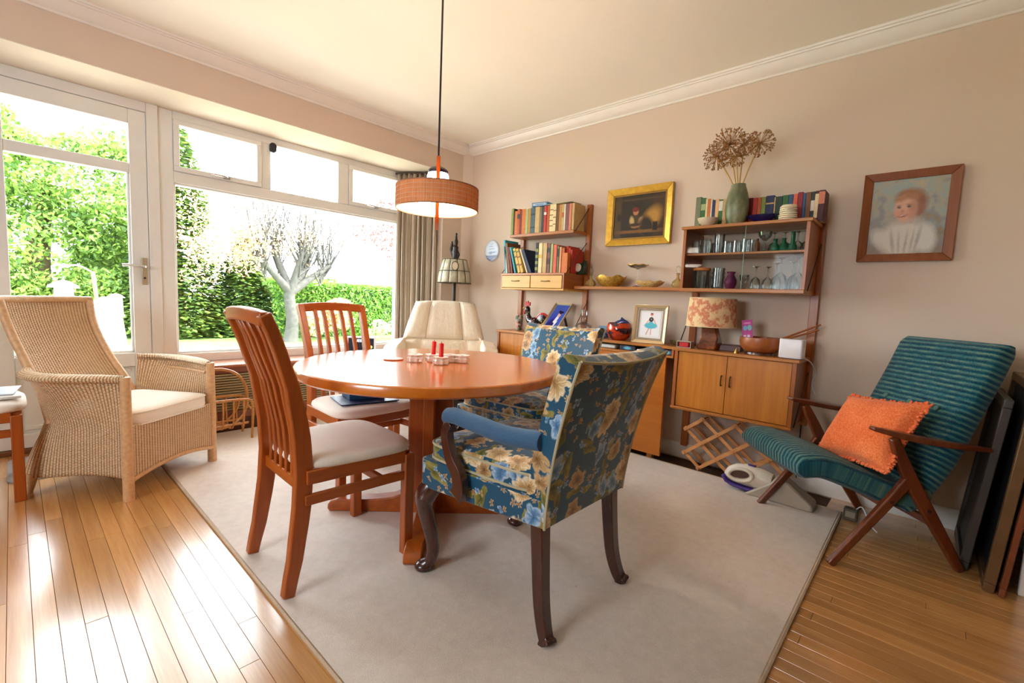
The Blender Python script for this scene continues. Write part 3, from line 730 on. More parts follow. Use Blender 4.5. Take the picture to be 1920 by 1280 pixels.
for sx in (-1, 1):
    X = sx*.285
    MB().sweep(interp([(X, -.268, 0), (X, -.15, .18), (X, -.035, .355), (X, .03, .47), (X*1.03, .075, .555)], 5), [.026]*21, [.032+.022*math.sin(PI*i/20) for i in range(21)], (1, 0, 0)).build('rear_leg', M_LWOOD, lc, bevel=.006)
    MB().sweep(interp([(X, .272, 0), (X, .15, .16), (X, .03, .32), (X, -.02, .395)], 5), [.026]*16, [.030+.018*(i/15) for i in range(16)], (1, 0, 0)).build('front_leg', M_LWOOD, lc, bevel=.006)
    P = interp([(X*1.0, .165, .590), (X*1.05, .10, .578), (X*1.07, .0, .560), (X*1.07, -.15, .540), (X*1.04, -.31, .524)], 6)
    m_ = len(P)
    MB().sweep(P, [.024+.038*math.sin(PI*min(1, (i+1)/m_*1.05))**.6 if i < m_-1 else .034 for i in range(m_)], [.016+.010*math.sin(PI*i/m_) for i in range(m_)], (1, 0, 0)).build('armrest', M_LWOOD, lc, bevel=.006, seg=3)
    for yy, zz in ((-.10, .255), (.055, .285)):
        MB().lathe([(.007, 0), (.007, .003), (.003, .004)], 8).xform(Matrix.Translation((X+sx*.013, yy, zz)) @ Matrix.Rotation(sx*PI/2, 4, 'Y')).build('screw_cap', M_DARK, lc)
MB().beam((-.28, .05, .262), (.28, .05, .262), .02, .035).build('stretcher', M_LWOOD, lc, bevel=.003)
MB().beam((-.28, -.12, .205), (.28, -.12, .205), .02, .03).build('stretcher', M_LWOOD, lc, bevel=.003)
# orange cushion: plump square pillow with a ruffled edge, leaning on the backrest
M_ORANGE = fabric('orange_plush', srgb(214, 88, 36), srgb(248, 142, 86), 160, bstr=.8)
def plump(w, h, t, n=26):
    mb = MB()
    def f(sgn):
        def g(u, v):
            a, b_ = 2*u-1, 2*v-1
            px = 1-.09*(1-abs(b_)**2)*abs(a)**3; py = 1-.09*(1-abs(a)**2)*abs(b_)**3
            z = sgn*t/2*((1-a**4)*(1-b_**4))**.6
            return (a*w/2*px, b_*h/2*py, z)
        return g
    mb.grid(f(1), n, n); k = len(mb.v); mb.grid(f(-1), n, n)
    mb.f = mb.f[:n*n] + [tuple(reversed(q)) for q in mb.f[n*n:]]
    return mb
pc = thing('cushion', 'orange plush square cushion resting on the teal lounge chair', 'cushion', (-0.195, 2.555, 0.488), math.radians(131.3))
TM = Matrix.Translation((.01, -.045, .045)) @ Matrix.Rotation(math.radians(-58), 4, 'X') @ Matrix.Rotation(math.radians(8), 4, 'Z')
plump(.40, .33, .13).xform(TM).build('cover', M_ORANGE, pc, angle=80)
fr_ = MB(); rf = random.Random(5)
for k in range(220):
    s = k/220*4; side = int(s); q = (s-side)*2-1
    a, b_ = ((q, 1), (1, -q), (-q, -1), (-1, q))[side]
    if side in (0, 2): px, py = a*.2, b_*.165*(1-.09*(1-a*a))
    else: px, py = a*.2*(1-.09*(1-b_*b_)), b_*.165
    c = Vector((px, py, rf.uniform(-.006, .006)))
    d = Vector((a if side in (1, 3) else rf.uniform(-.4, .4), b_ if side in (0, 2) else rf.uniform(-.4, .4), rf.uniform(-.6, .6))).normalized()
    fr_.tube([c, c+d*.008, c+d*.014], [.005, .006, .003], 5)
o = fr_.xform(TM).build('fringe', M_ORANGE, pc); o['kind'] = 'stuff'

# ---------------------------------------------------------------- wicker armchair (built facing +y)
def wicker(name, su=210, sv=420, holes=True):
    m, nt, b = _new(name)
    uv = coords(nt, 'UV'); s = nt.nodes.new('ShaderNodeSeparateXYZ'); lk(nt, uv, s.inputs[0])
    U = math_n(nt, 'MULTIPLY', s.outputs[0], su); V = math_n(nt, 'MULTIPLY', s.outputs[1], sv)
    wu = math_n(nt, 'ABSOLUTE', math_n(nt, 'SINE', U)); row = math_n(nt, 'SINE', V)
    wv = math_n(nt, 'ABSOLUTE', row)
    st = math_n(nt, 'MULTIPLY', math_n(nt, 'SINE', U), math_n(nt, 'SIGN', row))
    n = noise(nt, vmath(nt, 'MULTIPLY', uv, (30, 60, 1)), 1, 4)
    f = math_n(nt, 'ADD', math_n(nt, 'MULTIPLY', wu, .46), math_n(nt, 'ADD', math_n(nt, 'MULTIPLY', wv, .24), math_n(nt, 'MULTIPLY', n, .30)))
    c = ramp(nt, f, [(.25, srgb(120, 82, 50)), (.48, srgb(200, 156, 112)), (.72, srgb(236, 204, 164))])
    lk(nt, c, b.inputs['Base Color']); b.inputs['Roughness'].default_value = .55
    bump(nt, b, math_n(nt, 'ADD', math_n(nt, 'MULTIPLY', wu, .6), math_n(nt, 'MULTIPLY', math_n(nt, 'MULTIPLY_ADD', st, .3, .4), wv)), .9, .006)
    if holes:
        out = nt.nodes['Material Output']; tr = nd(nt, 'ShaderNodeBsdfTransparent'); mx = nd(nt, 'ShaderNodeMixShader')
        h = math_n(nt, 'MULTIPLY', math_n(nt, 'LESS_THAN', wv, .30), math_n(nt, 'GREATER_THAN', math_n(nt, 'ABSOLUTE', math_n(nt, 'COSINE', U)), .55))
        lk(nt, h, mx.inputs[0]); lk(nt, b.outputs[0], mx.inputs[1]); lk(nt, tr.outputs[0], mx.inputs[2]); lk(nt, mx.outputs[0], out.inputs[0])
    return m
M_WICK = wicker('wicker_weave'); M_WICK2 = wicker('wicker_tight', 260, 420, False)
M_CANE = plain('cane', srgb(208, 166, 122), .45, var=.15, vscale=60)
wc = thing('wicker_armchair', 'high-backed natural wicker armchair by the garden door', 'armchair', (-3.153, 0.412, 0), math.radians(-53.5))
def grid_part(fn, nu, nv, name, mat, su, sv, parent=wc, solid=.012):
    mb = MB().grid(fn, nu, nv); o = mb.build(name, mat, parent, angle=80, solid=solid)
    Lr = o.data.uv_layers.new(name='UV')
    for l in o.data.loops:
        vi = l.vertex_index; i = vi % (nu+1); j = vi//(nu+1); Lr.data[l.index].uv = (i/nu*su, j/nv*sv)
    return o
def lerp(a, b, t): return a+(b-a)*t
arm = interp([(.265, .245, .592), (.305, .16, .598), (.350, .05, .600), (.375, -.06, .602), (.355, -.16, .606), (.290, -.245, .610)], 6)
base = interp([(.268, .250, .105), (.268, .16, .112), (.264, .05, .108), (.272, -.06, .098), (.285, -.17, .086), (.302, -.285, .075)], 6)
waist = interp([(.266, .248, .33), (.262, .16, .33), (.258, .05, .33), (.256, -.06, .33), (.25, -.15, .33), (.24, -.215, .33)], 6)
na = len(arm)-1
for sx in (1, -1):
    def side(u, v, sx=sx):
        k = u*na; i = min(int(k), na-1); t = k-i
        A = arm[i].lerp(arm[i+1], t); W_ = waist[i].lerp(waist[i+1], t); B = base[i].lerp(base[i+1], t)
        if v < .5: s = v*2; e = s*s*.45+s*.55; p = Vector((lerp(B.x, W_.x, e), lerp(B.y, W_.y, e), lerp(B.z, W_.z, s)))
        else:
            s = (v-.5)*2; e = s**1.6
            p = Vector((lerp(W_.x, A.x, e), lerp(W_.y, A.y, e), lerp(W_.z, A.z, s)))
        return (sx*p.x, p.y, p.z)
    grid_part(side, 30, 24, 'side_panel', M_WICK, .52, .52)
    secs = []
    for i, p in enumerate(arm):
        w_ = .020 + .026*math.sin(PI*min(1, i/na*1.02)); h_ = .020
        d = (arm[min(i+1, na)]-arm[max(i-1, 0)]).normalized(); sd = Vector((d.y, -d.x, 0)).normalized()
        secs.append([(sx*(p.x+sd.x*w_*math.cos(a)), p.y+sd.y*w_*math.cos(a), p.z+h_*math.sin(a)) for a in [2*PI*k/12 for k in range(12)]])
    mb = MB().loft(secs); o = mb.build('arm_roll', M_WICK2, wc, angle=80); Lr = o.data.uv_layers.new(name='UV')
    for l in o.data.loops:
        vi = l.vertex_index; Lr.data[l.index].uv = ((vi//12)/na*.55, (vi % 12)/12*.13)
    MB().tube([(sx*.268, .252, 0), (sx*.267, .252, .3), (sx*.266, .250, .605)], [.024, .023, .022], 12).build('front_leg', M_CANE, wc)
    MB().tube([(sx*.285, -.245, .10), (sx*.300, -.268, 0)], [.022, .020], 12).build('back_leg', M_CANE, wc)
    MB().tube(interp([(sx*.268, .22, .545), (sx*.300, .12, .548), (sx*.330, 0, .55), (sx*.34, -.10, .55)], 4), .010, 8).build('side_rail', M_CANE, wc)
bprof = interp([(-.195, .34), (-.258, .48), (-.335, .60), (-.410, .73), (-.455, .84), (-.478, .938)], 6); nb = len(bprof)-1
def bhw(v): return .235 - .022*v - .035*math.sin(PI*min(1, v*1.0))*.6
def backf(u, v):
    k = v*nb; i = min(int(k), nb-1); p = bprof[i].lerp(bprof[i+1], k-i); a = 2*u-1
    return (a*bhw(v), p.x-.035*(1-a*a), p.y)
grid_part(backf, 24, 30, 'back_panel', M_WICK, .44, .66)
for sx in (-1, 1):
    MB().tube([(sx*bhw(i/nb)*1.03, bprof[i].x+.004, bprof[i].y) for i in range(nb+1)], .019, 10).build('back_post', M_CANE, wc)
MB().tube([((-1+2*k/12)*bhw(1)*1.08, bprof[-1].x-.035*(1-(-1+2*k/12)**2)+.002, bprof[-1].y+.006) for k in range(13)], .019, 10).build('top_rail', M_CANE, wc)
grid_part(lambda u, v: ((2*u-1)*.262, .258, lerp(.10+.035*(1-(2*u-1)**2), .365, v)), 20, 14, 'front_panel', M_WICK, .52, .26)
MB().tube([((2*k/12-1)*.262, .262, .095+.035*(1-(2*k/12-1)**2)) for k in range(13)], .011, 8).build('front_rail', M_CANE, wc)
grid_part(lambda u, v: ((2*u-1)*lerp(.295, .24, v), lerp(-.29, -.215, v), lerp(.08, .36, v)), 16, 10, 'rear_panel', M_WICK, .5, .28)
MB().box(-.25, .25, -.2, .25, .335, .352).build('seat_deck', M_CANE, wc)
out = []
for k in range(44):
    a = 2*PI*k/44; c, s_ = math.cos(a), math.sin(a); e = .26
    out.append(((abs(c)**e)*(1 if c > 0 else -1)*.243, (abs(s_)**e)*(1 if s_ > 0 else -1)*.235))
cs = MB().pillow(out, [(.95, .353), (.99, .358), (1, .372), (1, .408), (.99, .420), (.95, .428), (.8, .436), (.5, .440), (.05, .441)]).xform(Matrix.Translation((0, .035, 0))).build('seat_cushion', fabric('white_cotton', srgb(236, 226, 212), srgb(248, 241, 232), 500), wc, angle=60)
for z in (.360, .420): MB().tube([(x, y_+.035, z) for x, y_ in out], .004, 6, loop=True).build('piping', M_CREAM, cs)

# ---------------------------------------------------------------- cream leather recliner + footstool
def leather():
    m, nt, b = _new('cream_leather'); v = coords(nt)
    n = noise(nt, v, 4, 4); g = nt.nodes.new('ShaderNodeTexVoronoi'); g.inputs['Scale'].default_value = 160; lk(nt, v, g.inputs['Vector'])
    wr = noise(nt, vmath(nt, 'MULTIPLY', v, (9, 9, 3)), 2.2, 3, .6)
    lk(nt, ramp(nt, n, [(.3, srgb(230, 215, 192)), (.7, srgb(245, 233, 214))]), b.inputs['Base Color'])
    b.inputs['Roughness'].default_value = .42; b.inputs['Specular IOR Level'].default_value = .4
    bump(nt, b, math_n(nt, 'ADD', math_n(nt, 'MULTIPLY', g.outputs['Distance'], .08), math_n(nt, 'MULTIPLY', wr, 1.0)), .55, .02); return m
M_LEATHER = leather()
rcl = thing('recliner', 'cream leather recliner chair in the corner by the curtain', 'armchair', (-2.955, 2.39, RZ), math.radians(-131))
def sheet(fn, name, nu=30, nv=16, th=.09, parent=rcl, mat=M_LEATHER):
    """padded panel: fn(u,v)->(centre point, half thickness); closed around"""
    mb = MB(); F = []; Bk = []
    for j in range(nv+1):
        for i in range(nu+1):
            p, n_, t_ = fn(i/nu, j/nv); F.append(p+n_*t_); Bk.append(p-n_*t_)
    q = (nu+1)*(nv+1); fs = []
    for j in range(nv):
        for i in range(nu):
            a = j*(nu+1)+i; fs.append((a, a+1, a+nu+2, a+nu+1)); fs.append((q+a+nu+1, q+a+nu+2, q+a+1, q+a))
    for i in range(nu): fs.append((q+i, q+i+1, i+1, i)); t = nv*(nu+1)+i; fs.append((t, t+1, q+t+1, q+t))
    for j in range(nv): a = j*(nu+1); fs.append((a, a+nu+1, q+a+nu+1, q+a)); c = a+nu; fs.append((c+nu+1, c, q+c, q+c+nu+1))
    mb.add(F+Bk, fs); return mb.build(name, mat, parent, angle=75)
def quilt(u, v, nseg=(.27, .73)):
    e = min(v, 1-v); s = min(u, 1-u)
    t = min(1, (e/.16))**.5*min(1, (s/.10))**.5
    for k in nseg: t *= 1-.55*math.exp(-((u-k)/.030)**2)
    return max(t, .02)
nrm = Vector((0, .96, .28)).normalized()
def upper(u, v):
    a = 2*u-1; hw_ = lerp(.355, .265, v**1.2)
    return Vector((a*hw_, -.30-.16*v+.045*a*a-.01, lerp(.655, .985, v)+.018*(1-a*a)*v - .01*(1-a*a)*(1-v))), nrm, .012+.062*quilt(u, v)
def lower(u, v):
    a = 2*u-1; hw_ = lerp(.34, .375, v)
    return Vector((a*hw_, -.20-.09*v+.05*a*a, lerp(.36, .665, v))), nrm, .012+.060*quilt(u, v, (.24, .76))
hr = sheet(upper, 'headrest'); lb = sheet(lower, 'backrest')
M_SEAM = plain('leather_seam', srgb(150, 128, 100), .6)
def seam(fn, uu, parent, v0=.04, v1=.96):
    pts = []
    for k in range(17):
        p_, n_, t_ = fn(uu, lerp(v0, v1, k/16)); pts.append(p_+n_*(t_+.0005))
    MB().tube(pts, .0028, 6).build('seam', M_SEAM, parent)
for uu in (.27, .73): seam(upper, uu, hr)
for uu in (.24, .76): seam(lower, uu, lb)
def seatf(u, v):
    a = 2*u-1; return Vector((a*.29, lerp(-.22, .33, v), .36+.02*v)), Vector((0, 0, 1)), .015+.070*quilt(u, v, (.24, .76))
sheet(seatf, 'seat')
for sx in (-1, 1):
    def armf(u, v, sx=sx):
        return Vector((sx*lerp(.315, .45, u), lerp(-.30, .26, v), .60+.03*(1-v)-.03*u)), Vector((sx*.15, 0, 1)).normalized(), .012+.045*quilt(u, v, (2, 2))
    sheet(armf, 'arm_pad', 10, 24)
    def sidef(u, v, sx=sx): return Vector((sx*.40, lerp(-.28, .25, u), lerp(.22, .58, v))), Vector((1, 0, 0)), .02+.03*quilt(u, v, (2, 2))
    sheet(sidef, 'arm_side', 16, 12)
    def wing(u, v, sx=sx):
        return Vector((sx*lerp(.30, .43, u), lerp(-.30, -.20, u), lerp(.70, .61, u)-.12*v)), Vector((0, 1, .3)).normalized(), .012+.05*quilt(u, v, (2, 2))
    sheet(wing, 'wing', 14, 10)
MB().lathe([(.03, .02), (.03, .30)], 14).build('post', M_BLACK, rcl)
for a in range(5):
    MB().beam((0, 0, .03), (.29*math.cos(a*2*PI/5), .29*math.sin(a*2*PI/5), .012), .05, .024).build('base_arm', M_TEAK_X, rcl, bevel=.006)
fs = thing('footstool', 'cream leather footstool half hidden behind the table', 'footstool', (-2.86, 1.66, RZ), math.radians(-115))
def stoolf(u, v): return Vector((lerp(-.25, .25, u), lerp(-.2, .2, v), .36)), Vector((0, 0, 1)), .02+.06*quilt(u, v, (2, 2))
sheet(stoolf, 'pad', 16, 16, parent=fs)
MB().box(-.21, .21, -.17, .17, .24, .325).build('frame', M_BLACK, fs, bevel=.01)
for sx in (-1, 1):
    for sy in (-1, 1): MB().box(sx*.18-.02, sx*.18+.02, sy*.14-.02, sy*.14+.02, 0, .24).build('leg', M_TEAK_Z, fs, bevel=.004)
# ---------------------------------------------------------------- curtain
def curtain_mat():
    m, nt, b = _new('striped_curtain')
    uv = coords(nt, 'UV'); s = nt.nodes.new('ShaderNodeSeparateXYZ'); lk(nt, uv, s.inputs[0])
    n = noise(nt, vmath(nt, 'MULTIPLY', uv, (26, 0.0, 0)), 1, 3, .7)
    n2 = noise(nt, vmath(nt, 'MULTIPLY', uv, (300, 300, 0)), 1, 2)
    c = ramp(nt, n, [(.36, srgb(62, 46, 44)), (.43, srgb(150, 124, 100)), (.47, srgb(206, 188, 162)), (.52, srgb(214, 198, 174)), (.54, srgb(92, 70, 62)), (.58, srgb(86, 66, 60)), (.60, srgb(196, 176, 150)), (.66, srgb(130, 104, 84))])
    lk(nt, mixc(nt, .15, c, n2), b.inputs['Base Color']); b.inputs['Roughness'].default_value = .9
    b.inputs['Transmission Weight'].default_value = 0.0; return m
ct = thing('curtain', 'striped beige and brown curtain hanging beside the window', 'curtain', (-3.80, 2.70, 0))
NU = 140
def cur(u, v):
    a = Vector((-.15, -.115, 0)); b_ = Vector((.195, .095, 0)); d = (b_-a); p = a+d*u; nn = Vector((d.y, -d.x, 0)).normalized()
    amp = .030*(.75+.25*(1-v)); ph = u*2*PI*7.5 + .5*math.sin(v*3)
    return p + nn*amp*(math.sin(ph)+.3*math.sin(2.3*ph+1)) + Vector((0, 0, lerp(.52, 2.215, v)))
mb = MB().grid(cur, NU, 24); o = mb.build('cloth', curtain_mat(), ct, angle=80, solid=.003)
Lr = o.data.uv_layers.new(name='UV')
for l in o.data.loops: vi = l.vertex_index; Lr.data[l.index].uv = ((vi % (NU+1))/NU*1.9, vi//(NU+1)/24*2.2)
MB().tube([(-.17, -.13, 2.222), (.2, .10, 2.222)], .010, 8).build('track', plain('track_brown', srgb(80, 62, 50), .5), ct)

# ---------------------------------------------------------------- pendant lamp over the table
def emis(name, col, st):
    m, nt, b = _new(name); b.inputs['Base Color'].default_value = c4(col); b.inputs['Emission Color'].default_value = c4(col); b.inputs['Emission Strength'].default_value = st; return m
pl = thing('pendant_lamp', 'woven bamboo drum pendant lamp with glowing opal glass over the table', 'lamp', (-1.727, 1.341, 1.446))
def bamboo():
    m, nt, b = _new('bamboo_shade')
    t = nt.nodes.new('ShaderNodeTexCoord'); s = nt.nodes.new('ShaderNodeSeparateXYZ'); lk(nt, t.outputs['Object'], s.inputs[0])
    ang = math_n(nt, 'ARCTAN2', s.outputs[1], s.outputs[0]); cv = nt.nodes.new('ShaderNodeCombineXYZ'); lk(nt, math_n(nt, 'MULTIPLY', ang, 1.0), cv.inputs[0])
    n = noise(nt, cv.outputs[0], 42, 3, .8); n2 = noise(nt, cv.outputs[0], 9, 3, .6)
    c = ramp(nt, math_n(nt, 'ADD', math_n(nt, 'MULTIPLY', n, .7), math_n(nt, 'MULTIPLY', n2, .3)), [(.3, srgb(200, 112, 54)), (.48, srgb(236, 160, 96)), (.66, srgb(246, 194, 136))])
    b.inputs['Roughness'].default_value = .6; lk(nt, c, b.inputs['Base Color'])
    out = nt.nodes['Material Output']; tl = nd(nt, 'ShaderNodeBsdfTranslucent'); lk(nt, c, tl.inputs[0]); mx = nd(nt, 'ShaderNodeMixShader'); mx.inputs[0].default_value = .07
    lk(nt, b.outputs[0], mx.inputs[1]); lk(nt, tl.outputs[0], mx.inputs[2]); lk(nt, mx.outputs[0], out.inputs[0]); return m
RS = .187
sh = MB().lathe([(RS, 0), (RS, .097), (RS-.003, .097), (RS-.003, 0)], 96, closed_prof=True).build('shade', bamboo(), pl, angle=50)
M_CORDW = plain('shade_thread', srgb(226, 196, 158), .7)
for z in (.022, .041, .060, .079):
    MB().tube([((RS+.001)*math.cos(2*PI*k/64), (RS+.001)*math.sin(2*PI*k/64), z) for k in range(64)], .0012, 4, loop=True).build('thread', M_CORDW, sh)
M_STICK = plain('bamboo_stick', srgb(214, 150, 100), .5, var=.25, vscale=40)
st_ = MB(); rs = random.Random(2)
for k in range(170):
    a = 2*PI*(k+rs.uniform(-.2, .2))/170; x, y_ = (RS+.0005)*math.cos(a), (RS+.0005)*math.sin(a)
    st_.tube([(x, y_, .001), (x, y_, .096)], .0011, 4)
o = st_.build('bamboo_sticks', M_STICK, sh); o['kind'] = 'stuff'
for z in (0, .097): MB().tube([((RS-.001)*math.cos(2*PI*k/64), (RS-.001)*math.sin(2*PI*k/64), z) for k in range(64)], .003, 6, loop=True).build('rim', plain('rim_brown', srgb(150, 92, 56), .5), sh)
MB().lathe([(.001, -.014), (.05, -.012), (.075, -.002), (.084, .018), (.084, .082), (.078, .105), (.062, .118), (.050, .124), (.048, .154), (.044, .163), (.001, .165)], 40).build('opal_glass', emis('opal_glow', (1.0, .86, .70), 16.0), pl, angle=60)
MB().lathe([(.046, .163), (.046, .176), (.034, .188), (.012, .194), (.008, .21)], 24).build('cap', M_BLACK, pl)
dirv = Vector((.79, -.613, 0)); sidev = Vector((.613, .79, 0))
loop = [(.092, -.032), (.092, .276), (.072, .276), (.072, .256)]
pth = [dirv*.094+Vector((0, 0, .215)), dirv*.094+Vector((0, 0, .10)), dirv*.092+Vector((0, 0, -.03)), dirv*.075+Vector((0, 0, -.065)), dirv*.0+Vector((0, 0, -.088)), dirv*-.075+Vector((0, 0, -.065)), dirv*-.092+Vector((0, 0, -.03)), dirv*-.094+Vector((0, 0, .10)), dirv*-.094+Vector((0, 0, .215))]
MB().sweep(pth, .017, .006, sidev).build('strap', M_TEAK_Z, pl, bevel=.001, seg=1)
MB().beam(dirv*-.094+Vector((0, 0, .208)), dirv*.094+Vector((0, 0, .208)), .012, .008).build('bracket', M_TEAK_Z, pl)
for a in (0, 2*PI/3, 4*PI/3): MB().beam((.09*math.cos(a+.3), .09*math.sin(a+.3), .06), (.186*math.cos(a+.3), .186*math.sin(a+.3), .06), .003, .012).build('spoke', M_STICK, pl)
MB().tube([(0, 0, .20), (0, 0, CZ-1.446)], .0045, 8).build('cord', M_BLACK, pl)
MB().lathe([(.05, CZ-1.446-.03), (.045, CZ-1.446-.005), (.04, CZ-1.446)], 24).build('ceiling_rose', M_TRIM, pl)

# ---------------------------------------------------------------- floor lamp with shell shade
fl = thing('floor_lamp', 'dark carved floor lamp with leaded shell shade behind the recliner', 'lamp', (-3.365, 2.84, 0))
M_SHELL = plain('capiz_shell', srgb(196, 190, 166), .35, var=.12, vscale=30); M_SHELL2 = plain('capiz_pale', srgb(226, 214, 190), .35)
M_LEAD = plain('leading', srgb(60, 52, 34), .5, metal=.4)
def sr(z): return lerp(.160, .112, ((z-1.185)/.215)**1.5)
NS = 12
for k in range(NS):
    for z0, z1 in ((1.187, 1.292), (1.296, 1.40)):
        a0 = 2*PI*(k+.04)/NS; a1 = 2*PI*(k+.96)/NS; vs_ = []
        mb = MB()
        mb.grid(lambda u, v: (sr(lerp(z0, z1, v))*math.cos(lerp(a0, a1, u)), sr(lerp(z0, z1, v))*math.sin(lerp(a0, a1, u)), lerp(z0, z1, v)), 3, 2)
        mb.build('shell_panel', M_SHELL, fl, solid=.002)
ld = MB()
for z in (1.185, 1.294, 1.402): ld.tube([(sr(z)*math.cos(2*PI*k/48), sr(z)*math.sin(2*PI*k/48), z) for k in range(48)], .0032, 6, loop=True)
for k in range(NS): ld.tube([(sr(z)*math.cos(2*PI*k/NS), sr(z)*math.sin(2*PI*k/NS), z) for z in (1.185, 1.24, 1.294, 1.35, 1.402)], .0028, 5)
ld.build('leading', M_LEAD, fl)
fa = math.atan2(-.64, .77)
med = MB().lathe([(.034, 0), (.034, .003), (.02, .004)], 20, sx=.85, sy=1.15).xform(Matrix.Translation((sr(1.33)*math.cos(fa)*1.02, sr(1.33)*math.sin(fa)*1.02, 1.335)) @ Matrix.Rotation(fa+PI/2, 4, 'Z') @ Matrix.Rotation(math.radians(78), 4, 'X'))
md = med.build('medallion', M_SHELL2, fl)
ring = [(.030*math.cos(2*PI*k/24), .041*math.sin(2*PI*k/24), .004) for k in range(24)]
MB().tube(ring, .003, 5, loop=True).xform(Matrix.Translation((sr(1.33)*math.cos(fa)*1.02, sr(1.33)*math.sin(fa)*1.02, 1.335)) @ Matrix.Rotation(fa+PI/2, 4, 'Z') @ Matrix.Rotation(math.radians(78), 4, 'X')).build('medallion_rim', M_LEAD, md)
M_CARVED = plain('carved_dark', srgb(42, 26, 18), .45, var=.4, vscale=60)
MB().lathe([(.15, 0), (.15, .02), (.06, .04), (.022, .08), (.018, .3), (.016, 1.4)], 20).build('stem', M_CARVED, fl)
fg = MB().lathe([(.026, 1.40), (.034, 1.42), (.030, 1.45), (.038, 1.475), (.030, 1.50), (.034, 1.52), (.022, 1.535), (.014, 1.54)], 10, sx=1, sy=.8)
fg.lathe([(.012, 1.53), (.018, 1.55), (.020, 1.575), (.012, 1.595), (.010, 1.63), (.012, 1.64), (.006, 1.652)], 10, (.008, 0, 0)); fg.tube([(-.02, -.01, 1.43), (-.035, -.02, 1.50), (-.025, -.02, 1.545), (-.028, -.02, 1.575)], [.012, .016, .012, .006], 8)
fg.tube([(.03, 0, 1.41), (.04, .01, 1.45), (.02, .01, 1.49)], [.008, .012, .006], 8)
fg.build('carved_figure', M_CARVED, fl)

# ---------------------------------------------------------------- rattan magazine rack
mr_ = thing('magazine_rack', 'rattan magazine rack on the rug before the radiator cover', 'magazine rack', (-3.53, 0.93, RZ), 0)
M_RATTAN = plain('rattan', srgb(190, 128, 62), .4, var=.2, vscale=50)
def rt(name, pts, r=.0085, n=5): return MB().tube(interp(pts, n), r, 8).build(name, M_RATTAN, mr_)
for sx in (-1, 1):
    X = sx*.085
    rt('hoop', [(X*1.15, .170, 0), (X*1.05, .178, .12), (X, .178, .24), (X*.95, .13, .275), (X*.95, -.13, .275), (X, -.178, .24), (X*1.05, -.178, .12), (X*1.15, -.170, 0)])
    rt('rail', [(X*.75, -.16, .10), (X*.75, .16, .105)])
    for k in range(5):
        yy = -.125+k*.0625
        rt('spindle', [(X*.97, yy, .27), (X, yy, .20), (X*.8, yy, .10), (X*.5, yy, .075)], .0055)
    rt('end_loop', [(X*.9, .15, .27), (X*.9, .13, .18), (X*.75, .05, .10), (X*.6, -.05, .08)], .007)
rt('handle', [(0, .172, .20), (0, .165, .34), (0, .12, .43), (0, .05, .475), (0, -.03, .485), (0, -.11, .45), (0, -.16, .35), (0, -.172, .20)], .0095)
for yy in (-.17, .17): rt('cross_bar', [(-.085, yy, .21), (.085, yy, .21)], .008, 2)
for yy in (-.13, -.045, .045, .13): rt('bottom_bar', [(-.065, yy, .085), (.065, yy, .085)], .0075, 2)

# ---------------------------------------------------------------- wall shelving
M_SH_X = wood('shelf_teak_x', srgb(146, 80, 18), srgb(196, 124, 42), 'x', 1.0); M_SH_Z = wood('shelf_teak_z', srgb(136, 70, 16), srgb(182, 104, 36), 'z', 1.0)
M_SH_Y = wood('shelf_teak_y', srgb(134, 68, 14), srgb(180, 102, 34), 'y', 1.0)
M_DOOR = wood('shelf_door', srgb(168, 94, 24), srgb(206, 134, 48), 'z', 1.3, rough=.32)
M_OAK = wood('drawer_front', srgb(196, 138, 46), srgb(226, 174, 80), 'x', .8, rough=.4)
M_BRONZE = plain('bronze', srgb(92, 74, 46), .4, metal=.9)
M_ROD = plain('rod_steel', srgb(70, 58, 48), .4, metal=.8)
def upright(x0, x1, z0, z1, label):
    o = MB().box(0, x1-x0, -.030, 0, 0, z1-z0).build('shelf_upright', M_SH_Z, bevel=.003); o.location = (x0, WY-.0005, z0); return tag(o, label, 'shelf upright', 'wall shelf uprights')
upright(-2.80, -2.757, .39, 1.79, 'teak wall upright at the corner end of the shelving')
upright(-2.103, -2.060, .39, 1.828, 'teak wall upright between bookshelf and gold-framed painting')
upright(-1.217, -1.174, .09, 1.53, 'teak wall upright behind the fabric-shaded table lamp')
upright(-.531, -.487, .387, 1.583, 'teak wall upright nearest the child portrait')
YB = WY-.031                       # back of hung units
def rods(parent, x, y0, z0, y1, z1, loc):
    return MB().tube([(x-loc[0], y0-loc[1], z0-loc[2]), (x-loc[0], y1-loc[1], z1-loc[2])], .0032, 6).build('brace_rod', M_ROD, parent)
# top left shelf
L0 = (-2.43, 2.943, 1.585)
s1 = thing('wall_shelf', 'short teak bookshelf at the top left of the shelving', 'shelf', L0)
MB().box(-.336, .336, 0, YB-L0[1], 0, .024).build('board', M_SH_X, s1, bevel=.003)
for x in (-2.775, -2.085): rods(s1, x, 2.955, 1.60, YB+.005, 1.80, L0)
